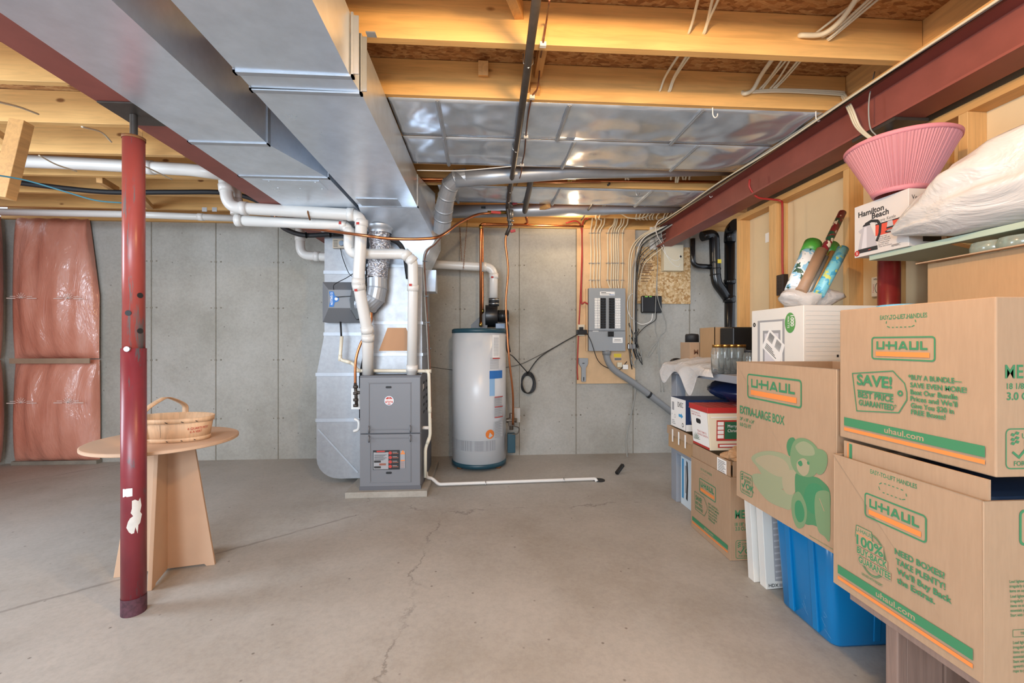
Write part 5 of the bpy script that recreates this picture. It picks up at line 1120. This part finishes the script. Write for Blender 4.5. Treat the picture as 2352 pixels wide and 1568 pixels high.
# microwave carton
mx,ma,mb,mz0,mz1=1.50,1.97,2.37,1.012,1.375
t=T('microwave_carton','large white appliance carton with a green 1000 watts sticker on the workbench','box',(1.75,2.17,mz0))
M['wcard']=plain('white_board','e0dcd4',.6,0,.03,4)
O('carton',G().box(mx,mx+.50,ma,mb,mz0,mz1),M['wcard'],t,bev=.003)
k=face_x(mx,mb,mz0); f=uvx(mx,mb,mz0)
x0,y0=f(1744,838); x1,y1=f(1800,726); y1=max(y1,.30)
k.rect(.055,.0,.27,.305,1); k.rect(.075,.0,.255,.295,0); k.rect(.10,.0,.24,.25,1); k.rect(.115,.0,.225,.235,3)
xc,yc=f(1815,741); k.disc(xc,yc,.037,2,28,.050); k.text('1000',xc+.004,yc+.036,.022,.95,.05,0,'l',0,1,R(-90)); k.text('WATTS',xc-.018,yc+.034,.013,.95,.03,0,'l',0,1,R(-90)); k.text('POWER',xc+.022,yc+.02,.008,.9,.0,0,'l',0,1,R(-90))
xc,yc=f(1733,746); k.disc(xc,yc,.012,4); k.text('U',xc,yc-.005,.01,1,.03,0,'c')
q=[f(1750,797),f(1768,755),f(1803,792),f(1790,838)]; k.poly([q[0],q[3],q[2],q[1]],5)
def lerp2(a,b,s,t_): return tuple((q[0][i]*(1-s)+q[1][i]*s)*(1-t_)+(q[3][i]*(1-s)+q[2][i]*s)*t_ for i in (0,1))
for i in range(22):
    s=.52+.018*i
    for t0,t1,m_ in ((.10,.40,2),(.55,.85,3)): k.poly([lerp2(0,0,s,t0),lerp2(0,0,s,t1),lerp2(0,0,s+(.005 if i%m_ else .011),t1),lerp2(0,0,s+(.005 if i%m_ else .011),t0)],4)
for i in range(4): k.poly([lerp2(0,0,.12+.07*i,.15),lerp2(0,0,.12+.07*i,.8-.1*i),lerp2(0,0,.145+.07*i,.8-.1*i),lerp2(0,0,.145+.07*i,.15)],4)
O('printed_marks',k.g,[M['white'],M['ink_gr'],plain('sticker_green','5b9a52',.5),plain('oven_picture','d0ced2',.4),M['ink_k'],M['paper']],t)
k=face_y(ma,mx,mz0); f=uvy(ma,mx,mz0); 
for i in range(16): k.rect(.01,.02+.021*i,.49,.0215+.021*i,1)
x,y=f(1926,820); k.rect(x-.01,y,x,y+.012,0); x,y=f(1912,845); k.prism if 0 else k.rect(x-.02,y-.01,x+.02,y+.008,0)
O('printed_marks',k.g,[M['ink_k'],plain('corrugation_line','d0ccc4',.6)],t)
# glass jars
n=NT('jar_glass'); n.col((.93,.96,.95,1)).set(Roughness=.04,IOR=1.3); n.b.inputs['Transmission Weight'].default_value=.95; M['glass']=n.m
M['gold']=plain('gold_lid','b98a4a',.35,1)
def jar(label,x,y,h=.175,r=.038,lid='gold',group='glass canning jars'):
    t=T('glass_jar',label,'jar',(x,y,1.011),group)
    O('glass_body',G().lathe((x,y,1.011),[(0,0),(r*.9,0),(r,.01),(r,h*.74),(r*.93,h*.82),(r*.82,h*.87),(r*.82,h*.97),(r*.78,h*.97),(r*.78,h*.88),(r*.9,h*.8),(r*.94,h*.7),(r*.94,.014),(0,.01)],24),M['glass'],t)
    O('lid',G().lathe((x,y,1.011),[(0,h*1.0),(r*.84,h*1.0),(r*.86,h*.99),(r*.86,h*.90),(r*.83,h*.90)],24),M[lid],t)
    return t
gl='clear glass canning jar with brass lid in the row on the workbench edge'
for px in (1645,1661,1677,1692): p=at(px,850,Y=2.58); jar(gl,p.x+.01,2.58)
for px in (1653,1672,1690): p=at(px,845,Y=2.70); jar('clear glass canning jar with brass lid in the second row on the workbench',p.x+.03,2.70,group='back row of canning jars')
p=at(1712,850,Y=2.47); jar('shorter glass jar with dark lid beside the white appliance carton',p.x+.015,2.45,.145,.036,'blackm',None)
k=None
O('black_tin','' or G().box(1.62,1.86,2.76,2.92,1.011,1.30),M['black'],None,'black storage tin behind the glass jars on the workbench','tin',bev=.008)
t=T('cardboard_carton','open cardboard carton with raised flaps behind the black tin and jars','box',(1.8,3.05,1.011))
O('carton',open_carton(1.60,1.95,2.95,3.16,1.011,1.305),M['cardd'],t); g=G().hexa([(1.95,2.95,1.30),(1.953,2.95,1.30),(1.953,3.16,1.30),(1.95,3.16,1.30)],[(2.03,2.95,1.33),(2.033,2.95,1.33),(2.033,3.16,1.33),(2.03,3.16,1.33)]); O('flap',g,plain('flap_inside','d9c4b4',.75),t)
t=T('small_carton','small tan carton with dark letters beside the white plastic bag','box',(1.6,3.25,1.011))
O('carton',G().box(1.535,1.70,3.18,3.34,1.011,1.20),M['card'],t,bev=.002); k=face_y(3.18,1.535,1.011); k.text('M',.03,.10,.035,1,.05,0); k.rect(.03,.07,.08,.08,0); k.rect(.11,.10,.14,.14,0); k.build('printed_marks',plain('brown_ink','6b4630',.7),t)
O('ribbed_canister',G().lathe((1.59,3.26,1.201),[(0,0),(.05,0),(.05,.05),(.045,.062),(0,.066)],20),M['blackm'],None,'black ribbed canister standing on the small tan carton','canister')
O('dark_pouch',G().ball((1.50,3.33,1.045),(.055,.04,.034)),M['black'],None,'small crumpled black pouch at the far end of the workbench','pouch')
n=NT('white_film'); n.col(lin('c6c3c0')).set(Roughness=.3); n.b.inputs['Transmission Weight'].default_value=.0; n.bump(n.noise(5,n.mapp((1,1,2.0)),4,.6,1.4),.45,.03); M['film']=n.m
def drape(u,v):
    y=3.38-.80*u
    if v<.6: q=v/.6; x=1.74-.335*q; z=1.018+(.075*math.sin(math.pi*(1-q)*.62+.35))*(.55+.45*math.sin(math.pi*min(1,u*1.15)))*(1 if u<.85 else (1-u)/.15)+.008*math.sin(19*u+8*q)
    else:
        q=(v-.6)/.4; d=.035+.10*math.exp(-((u-.14)/.10)**2)+.15*math.exp(-((u-.62)/.09)**2)
        x=1.405-.02*math.sin(math.pi*q*.5)-.012*math.sin(16*u)*q; z=1.022+.012*(1-q)-d*q
    return (x,y+.015*math.sin(7*v+3*u),z)
O('plastic_bag',G().grid(drape,60,30),M['film'],None,'white plastic bag draped over the far edge of the workbench','bag',solid=.0012)
# things under the bench
t=T('lidded_tray','shallow brown cardboard tray taped at the corners under the far end of the workbench','tray',(1.6,3.0,.43))
O('tray_body',open_carton(1.38,1.85,2.815,3.20,.429,.583),M['cardd'],t,bev=.0015); O('fold_strip',G().box(1.372,1.379,2.81,3.205,.525,.584),M['card'],t)
for y in (2.9,3.0,3.1): O('tape',G().box(1.371,1.372,y,y+.02,.48,.57),M['ink_w'],t)
t=T('printer_carton','white and navy carton with blue arrow print on the brown tray','box',(1.6,3.05,.585))
O('carton',G().box(1.395,1.80,2.95,3.19,.585,.80),plain('navy_carton','20345c',.5),t,bev=.002)
k=face_x(1.395,3.19,.585); w_,h_=.24,.215
k.rect(0.002,.002,w_-.002,h_-.002,0); k.text('B2405C',.20,.155,.035,.55,.02,1,'r'); k.poly([(.13,.085),(.17,.085),(.17,.075),(.20,.095),(.17,.115),(.17,.105),(.13,.105)],2); k.rect(.02,.12,.055,.18,3); k.ring(.07,.08,.012,.003,3); k.ring(.195,.035,.012,.005,1); k.text('6',.02,.085,.012,1,.0,1)
for i in range(3): k.rect(.02,.02+.012*i,.08-.01*i,.025+.012*i,3)
O('white_side',k.g,[M['paper'],M['ink_k'],plain('sky_blue_ink','3a9ad0',.5),M['ink_gr']],t)
k=face_y(2.95,1.395,.585); k.rect(0.0,.0,.405,.045,0); k.line([(.02,.17),(.39,.17)],.003,0); 
for i in range(6): k.rect(.03+.05*i,.07,.05+.05*i,.15,1)
O('printed_marks',k.g,[M['paper'],plain('pale_navy_print','5d7096',.5)],t)
t=T('fruit_carton','cream and red carton with a green window print and dark Christmas lettering','box',(1.58,2.68,.545))
O('carton',G().hexa([(1.37,2.575,.545),(1.80,2.575,.545),(1.80,2.79,.545),(1.37,2.79,.545)],[(1.352,2.57,.775),(1.81,2.57,.775),(1.81,2.80,.775),(1.352,2.80,.775)]),plain('cream_carton','e2d6bc',.6),t,bev=.002)
g=G(); g.box(1.347,1.815,2.565,2.805,.772,.806); O('lid',g,plain('red_check_lid','b62f2c',.55),t,bev=.002)
k=Ink((1.347,2.565,.8065),(1,0,0),(0,1,0)); 
for i in range(10): k.line([(.0,.024*i),(.46,.024*i)],.003); k.line([(.046*i,0),(.046*i,.24)],.003)
k.poly([(.2,.02),(.34,.02),(.36,.1),(.22,.12)]); k.build('check_pattern',plain('check_line','e0a090',.6),t)
k=Ink((1.37,2.79,.545),(0,-1,0),Vector((-.078,0,1)).normalized(),.0015)
k.rect(.004,.002,.212,.226,0); k.text('BROS PACKING LTD.',.01,.205,.010,.85,.02,1); k.text('HAMILTON, CANADA',.01,.19,.010,.85,.02,1); k.text('TEXAS TOMATO',.07,.09,.012,.9,.02,1); k.text('CANADA GRADE A',.07,.072,.012,.9,.02,1)
k.prism if 0 else k.poly(rr(.065,.145,.125,.175,.013),2)
for a in range(9): k.poly([(.055,.035),(.055+.05*math.cos(R(20*a+10)),.035+.05*math.sin(R(20*a+10))),(.055+.03*math.cos(R(20*a+20)),.035+.03*math.sin(R(20*a+20)))],3)
k.rect(.002,.001,.212,.016,1)
O('white_side',k.g,[M['paper'],M['ink_r'],M['blackm'],plain('pine_green','1f5a3c',.6)],t)
k=Ink((1.36,2.5735,.545),(1,0,0),Vector((0,-.02,1)).normalized(),.0025)
k.rect(.045,.06,.40,.185,0); k.rect(.095,.07,.385,.175,1); k.rect(.052,.07,.09,.175,2)
for i in range(4): k.rect(.050,.07+.026*i,.092,.075+.026*i,0)
k.rect(.055,.018,.40,.042,0); k.rect(.065,.024,.39,.036,2); k.text('Merry',.115,.140,.018,.9,.0,2); k.text('Christmas',.115,.112,.018,.9,.0,2); k.rect(.01,.2,.42,.206,2)
O('window_print',k.g,[M['ink_r'],plain('window_green','2c6446',.6),M['paper']],t)
# medium moving box under the bench
X4=1.352; t=T('moving_box','tan moving box on the floor under the workbench with raised flaps and white label','box',(1.6,2.56,0))
O('carton',open_carton(X4,X4+.455,2.33,2.785,.002,.46),M['card'],t,bev=.0015)
O('side_flap',G().box(X4+.006,X4+.010,2.34,2.775,.44,.543),M['card'],t); O('front_flap',G().box(X4+.02,X4+.44,2.336,2.34,.44,.543),M['card'],t)
k=face_x(X4+.006,2.775,.44); k.rect(.30,.01,.40,.095,0); 
for i in range(8): k.rect(.31,.018+.009*i,.39-.01*(i%3),.021+.009*i,1)
O('white_label',k.g,[M['paper'],M['ink_k']],t)
k=face_x(X4,2.785,.002); f=uvx(X4,2.785,.002); w_=.455
k.text('EASY-TO-LIFT HANDLES',w_*.42,.405,.013,.72,.02,0,'c'); dashes_oval(k,.13,.365,.22,.39); logo(k,.115,.265,.19,.085)
k.line([(.05,.245),(.17,.245),(.205,.21),(.21,.19),(.20,.17),(.175,.135),(.06,.135)],.003,0,True); k.text('SAVE!',.065,.20,.028,.8,.04,0); k.text('BEST PRICE',.065,.172,.018,.66,.04,0); k.text('GUARANTEED',.065,.147,.016,.62,.04,0)
for i,s in enumerate(('BUY A BUNDLE\u2014','SAVE EVEN MORE!','Beat Our Bundle','Prices and We\u2019ll','Give You $20 in','FREE Boxes!')): k.text(s,.225,.225-.018*i,.012,.85,.03,0)
stripes(k,w_,.05,.075,.033,.043); O('printed_marks',k.g,INK,t)
k=face_y(2.33,X4,.002); f=uvy(2.33,X4,.002)
x,y=f(1688,1190); k.text('MEDIUM',x,y,.044,.72,.06,0); x,y=f(1688,1205); k.text('18 1/8\" x 18\" x 16\"',x,y-.006,.018,.72,.04,0); x,y=f(1689,1213); k.text('3.0 CU FT',x,y-.012,.020,.75,.04,0)
x,y=f(1690,1282); okmark(k,x,y,.112,f(1690,1241)[1]-y); k.build('printed_marks',M['ink_g'],t)
n=NT('kraft_paper'); n.col(lin('b8926c')).set(Roughness=.75); n.bump(n.noise(14,None,4,.6),.8,.02); M['kraft']=n.m
random.seed(9)
def crumple(c,r,sd,amp=.25,n=18,m=12,sharp=0):
    g=G().ball(c,r,n,m); random.seed(sd); C0=Vector(c); ph=[random.uniform(0,6) for _ in range(9)]; out=[]
    for v in g.v:
        d=Vector(v)-C0; a=math.atan2(d.y,d.x); b=d.z/(r[2]+1e-6)
        s=1+amp*(.5*math.sin(3*a+ph[0]+2*b)+.35*math.sin(5*a+ph[1]-3*b)+.3*math.sin(8*a+ph[2]+5*b)+.2*math.sin(7*b+ph[3]))
        out.append(tuple(C0+d*s))
    g.v=out
    if sharp: g.f=[(f,False,mi) for f,_,mi in g.f]
    return g
O('paper_bag',crumple((1.50,2.45,.535),(.13,.085,.055),4,.22,22,14,1),M['kraft'],None,'crumpled brown paper bag in the open moving box under the workbench','bag')
for i,(x,y,dy,lb) in enumerate(((1.475,3.02,.18,'tall blue and white carton standing on the floor under the workbench end'),(1.47,2.83,.15,'second blue and white carton standing in front of the first under the workbench'))):
    t=T('printed_carton',lb,'box',(x+.2,y+dy/2,0)); O('carton',G().box(x,x+.42,y,y+dy,0,.355 if i==0 else .395),plain('ice_blue_carton','c9d6de',.6),t,bev=.002)
    k=face_x(x,y+dy,0); k.rect(.02,.05,.05,.34,0); k.rect(.07,.1,.1,.3,1); k.poly([(.085,.06),(.11,.05),(.12,.2),(.11,.33),(.09,.34),(.1,.2)],2); O('printed_marks',k.g,[plain('carton_blue','3f8fc0',.5),M['ink_gr'],M['blackm']],t)
O('navy_bag',crumple((1.74,2.86,.875),(.20,.28,.075),6,.10,24,14),plain('navy_film','18264a',.2),None,'dark navy plastic bag stuffed on the cartons under the workbench top','bag')
# gift wrap
t=T('plastic_bag','clear and white plastic bag holding gift wrap rolls on the white appliance carton','bag',(1.70,2.2,1.377))
O('film',crumple((1.68,2.18,1.43),(.15,.10,.062),12,.20,26,14),M['film'],t)
k=Ink((1.52,2.03,1.377),(1,0,0),(0,0,1))
def pattern(name,c0,c1,c2,sc=18):
    n=NT(name); a=n.noise(sc,None,2,.5,.8); b=n.noise(sc*1.4,n.mapp((1.3,1,.8)),2); c=n.ramp(a,[(.44,lin(c0)),(.47,lin(c1))]); c.node.color_ramp.interpolation='CONSTANT'
    c=n.mix(n.ramp(b,[(.58,K1),(.60,W1)]),c,lin(c2)); n.col(c).set(Roughness=.35); return n.m
def roll(label,a,b,r,m,Yb=2.16,Yt=2.30,cap=None,group=None):
    A=at(a[0],a[1],Y=Yb); B=at(b[0],b[1],Y=Yt); t=T('gift_wrap_roll',label,'roll',A,group)
    d=(B-A).normalized(); O('paper_roll',G().tube([A,B],r,20),m,t)
    if cap: O('cap',G().tube([B-d*.075,B+d*.003],r*1.06,20),cap,t)
    O('hollow_core',G().tube([B,B+d*.002],r*.6,16),M['blackm'],t) if not cap else None
    return t
roll('wide clear tube of blue and white wrap with green cap',(1822,668),(1867,560),.040,pattern('blue_white_wrap','8fc2de','e6eaea','3a5a48'),2.16,2.26,plain('grass_green','3f8a30',.4))
roll('wide green topped wrap roll behind the brown paper roll',(1858,668),(1908,565),.040,pattern('green_yellow_wrap','4d9038','a8c04a','d8d070',8),2.24,2.32,plain('leaf_green','4a9438',.4))
roll('plain brown kraft wrap roll in the middle of the gift wrap',(1838,672),(1886,576),.028,plain('brown_wrap','a58468',.5,0,.1,10),2.12,2.2)
roll('narrow gold brown wrap roll right of the plain kraft roll',(1866,674),(1912,580),.016,plain('gold_wrap','a07c48',.4,.3),2.12,2.2)
roll('narrow grey wrap roll between the brown rolls',(1856,674),(1898,590),.012,plain('grey_wrap','7d7c78',.4,.3),2.11,2.19)
roll('tallest thin dark green and red patterned wrap roll leaning on the stud',(1862,640),(1935,488),.019,pattern('festive_wrap','1f4a34','7a2028','d8c8b0',22),2.18,2.30)
roll('turquoise flowered wrap roll nearest the stud',(1880,676),(1936,572),.027,pattern('turquoise_wrap','4aa4c8','7ac4d4','c8d070',22),2.09,2.17)
# shelf with kettle box, lampshade, bag
t=T('shelf_board','pale green board shelf on the right wall under the kettle box and white bag','shelf',(1.88,1.4,1.57))
O('board',G().box(1.725,2.045,.6,1.862,1.566,1.588),plain('pale_green_board','a9b8a6',.55,0,.05,4),t,bev=.002)
for y in (1.0,1.5): O('bracket',G().prism([(0,0),(.30,0),(.30,-.06)],(1.74,y,1.565),(1,0,0),(0,0,1),(0,.03,0)),M['woody'],t)
kx,ka,kb,kz0,kz1=1.712,1.665,1.925,1.5885,1.822
t=T('kettle_carton','white electric kettle carton with a kettle picture under the pink lampshade','box',(1.78,1.79,kz0))
O('carton',G().box(kx,kx+.165,ka,kb,kz0,kz1),plain('white_kettle_board','cfc9c4',.5),t,bev=.002)
k=face_x(kx,kb,kz0); f=uvx(kx,kb,kz0)
x,y=f(1967,488); k.text('Hamilton',.022,.180,.024,1.02,.05,0); k.text('Beach',.092,.156,.024,1.02,.05,0); k.text('Electric Kettle',.108,.132,.014,.85,.0,1)
k.rect(.11,.075,.255,.125,2); k.rect(.11,.122,.255,.127,0)
kp=lambda pts,mi: k.poly([(.022+(a_-.022)*1.3,b_) if a_<.12 else (a_,b_) for a_,b_ in pts],mi)
kp([(.022,.034),(.028,.075),(.038,.125),(.042,.132),(.068,.132),(.072,.125),(.088,.075),(.096,.034)],3); kp([(.035,.034),(.040,.075),(.046,.128),(.056,.128),(.056,.075),(.056,.034)],4)
kp([(.022,.118),(.038,.126),(.037,.108),(.030,.104)],3)
kp([(.020,.016),(.098,.016),(.097,.034),(.021,.034)],0); kp([(.040,.132),(.070,.132),(.068,.139),(.052,.144),(.042,.138)],0)
k.line([(.058,.140),(.090,.148),(.120,.140),(.134,.118),(.131,.085),(.116,.052)],.012,0)
kp([(.165,.10),(.168,.125),(.19,.125),(.195,.10)],3); kp([(.163,.094),(.197,.094),(.197,.101),(.163,.101)],0); k.disc(.18,.083,.024,0,20,.007); k.disc(.18,.085,.016,5,20,.004)
for i in range(6): k.text(('Stainless steel','Auto Shutoff with','Boil-Dry Protection','Concealed heater','Easy-Pour Spout','Water level windows')[i],.125,.065-.0085*i,.006,.85,.0,1)
k.text('40989C',.185,.012,.010,.9,.0,1); k.disc(.016,.018,.013,6); k.text('5',.016,.012,.012,1,.04,7,'c'); k.rect(.075,.022,.088,.025,6)
O('printed_marks',k.g,[plain('print_black','2a2a2c',.5),plain('print_grey','6e6a68',.5),plain('print_red','d0503c',.5),plain('print_silver','b4b0b4',.4),plain('print_silver_light','d0ccd0',.4),M['ink_gr'],M['ink_r'],M['white']],t)
k=face_y(ka,kx,kz0); k.text('Versatile',.012,.19,.018,.9,.0,0); k.text('1.7 L',.016,.165,.014,.9,.0,0); k.rect(.06,.02,.14,.05,0); k.build('printed_marks',M['ink_k'],t)
lx,ly,lz=1.765,1.755,1.826
t=T('lampshade','pink pleated lampshade turned upside down on the kettle carton','lampshade',(lx,ly,lz))
n=NT('pink_pleated_fabric'); n.col(lin('bd8086')).set(Roughness=.7); n.b.inputs['Subsurface Weight'].default_value=0; M['pink']=n.m
N_=220; vs=[]
for z,r in ((0,.088),(.02,.097),(.2,.186)):
    for j in range(N_):
        a=2*math.pi*j/N_; rr0=r+(.0022 if j%2 else -.0012)+.0008*math.sin(j*1.7); vs.append((lx+rr0*math.cos(a),ly+rr0*math.sin(a),lz+z))
g=G().add(vs,[(i*N_+j,i*N_+(j+1)%N_,(i+1)*N_+(j+1)%N_,(i+1)*N_+j) for i in range(2) for j in range(N_)]); O('pleated_shade',g,M['pink'],t,solid=.0015)
pt=plain('pink_trim','c97f88',.7)
O('top_trim',G().lathe((lx,ly,lz),[(.184,.196),(.191,.197),(.193,.210),(.186,.215)],64),pt,t); O('bottom_trim',G().lathe((lx,ly,lz),[(.086,-.002),(.092,0),(.099,.014),(.095,.016)],64),pt,t)
t=T('plastic_bag','big stuffed white plastic bag lying on the shelf beside the kettle carton','bag',(1.85,1.25,1.59))
def sack(u,v):
    a=2*math.pi*u; s=v
    cy=1.685-1.1*s; prof=[.016,.082,.132,.156,.163,.165,.166,.168,.166,.15,.0]
    i=min(9,int(s*10)); q=s*10-i; r=prof[i]*(1-q)+prof[i+1]*q
    k=min(1,s*6); r*=1+k*(.07*math.sin(3*a+5*s)+.045*math.sin(7*a+9*s)+.03*math.sin(11*a-13*s))+(1-k)*.18*math.sin(9*a)
    x=1.672+.16*min(1,s*2.2)+r*1.0*math.cos(a); z=1.5885+max(.002,r*.95*(1+math.sin(a))+.045*(1-k))
    return (x,cy,z)
O('film',G().grid(sack,72,60),M['film'],t)
# carton behind the stack, with clear tubs
t=T('cardboard_carton','plain tan cardboard carton standing behind the top moving box by the wall','box',(1.83,1.25,.3))
O('carton',G().box(1.63,2.03,.95,1.515,.90,1.488),M['cardd'],t,bev=.003); O('loose_flap',G().hexa([(1.60,.95,1.489),(1.63,.95,1.489),(1.63,1.53,1.489),(1.60,1.53,1.489)],[(1.60,.95,1.493),(1.63,.95,1.494),(1.63,1.53,1.494),(1.60,1.53,1.493)]),M['card'],t)
O('pallet_crate',G().box(1.63,2.03,.95,1.515,0,.897),M['oldwood'],None,'wooden crate under the plain tan carton behind the moving boxes','crate')
n=NT('green_tint_plastic'); n.col((.55,.66,.58,1)).set(Roughness=.15); n.b.inputs['Transmission Weight'].default_value=.7; M['tub']=n.m
for i,y in enumerate((1.38,1.30,1.22,1.14)): O('plastic_tub',G().lathe((1.72,y,1.4895),[(0,0),(.05,0),(.056,.03),(.05,.05),(0,.056)],18),M['tub'],None,'small clear green plastic tub on the tan carton under the shelf','tub','clear tubs under the shelf')
O('blue_ring',G().tube([Vector((1.42+.05*math.cos(a),1.42+.05*math.sin(a),1.318)) for a in [2*math.pi*i/24 for i in range(25)]],.011,8),plain('light_blue_plastic','6fb4d8',.3),None,'light blue plastic ring lying behind the top moving box','ring')
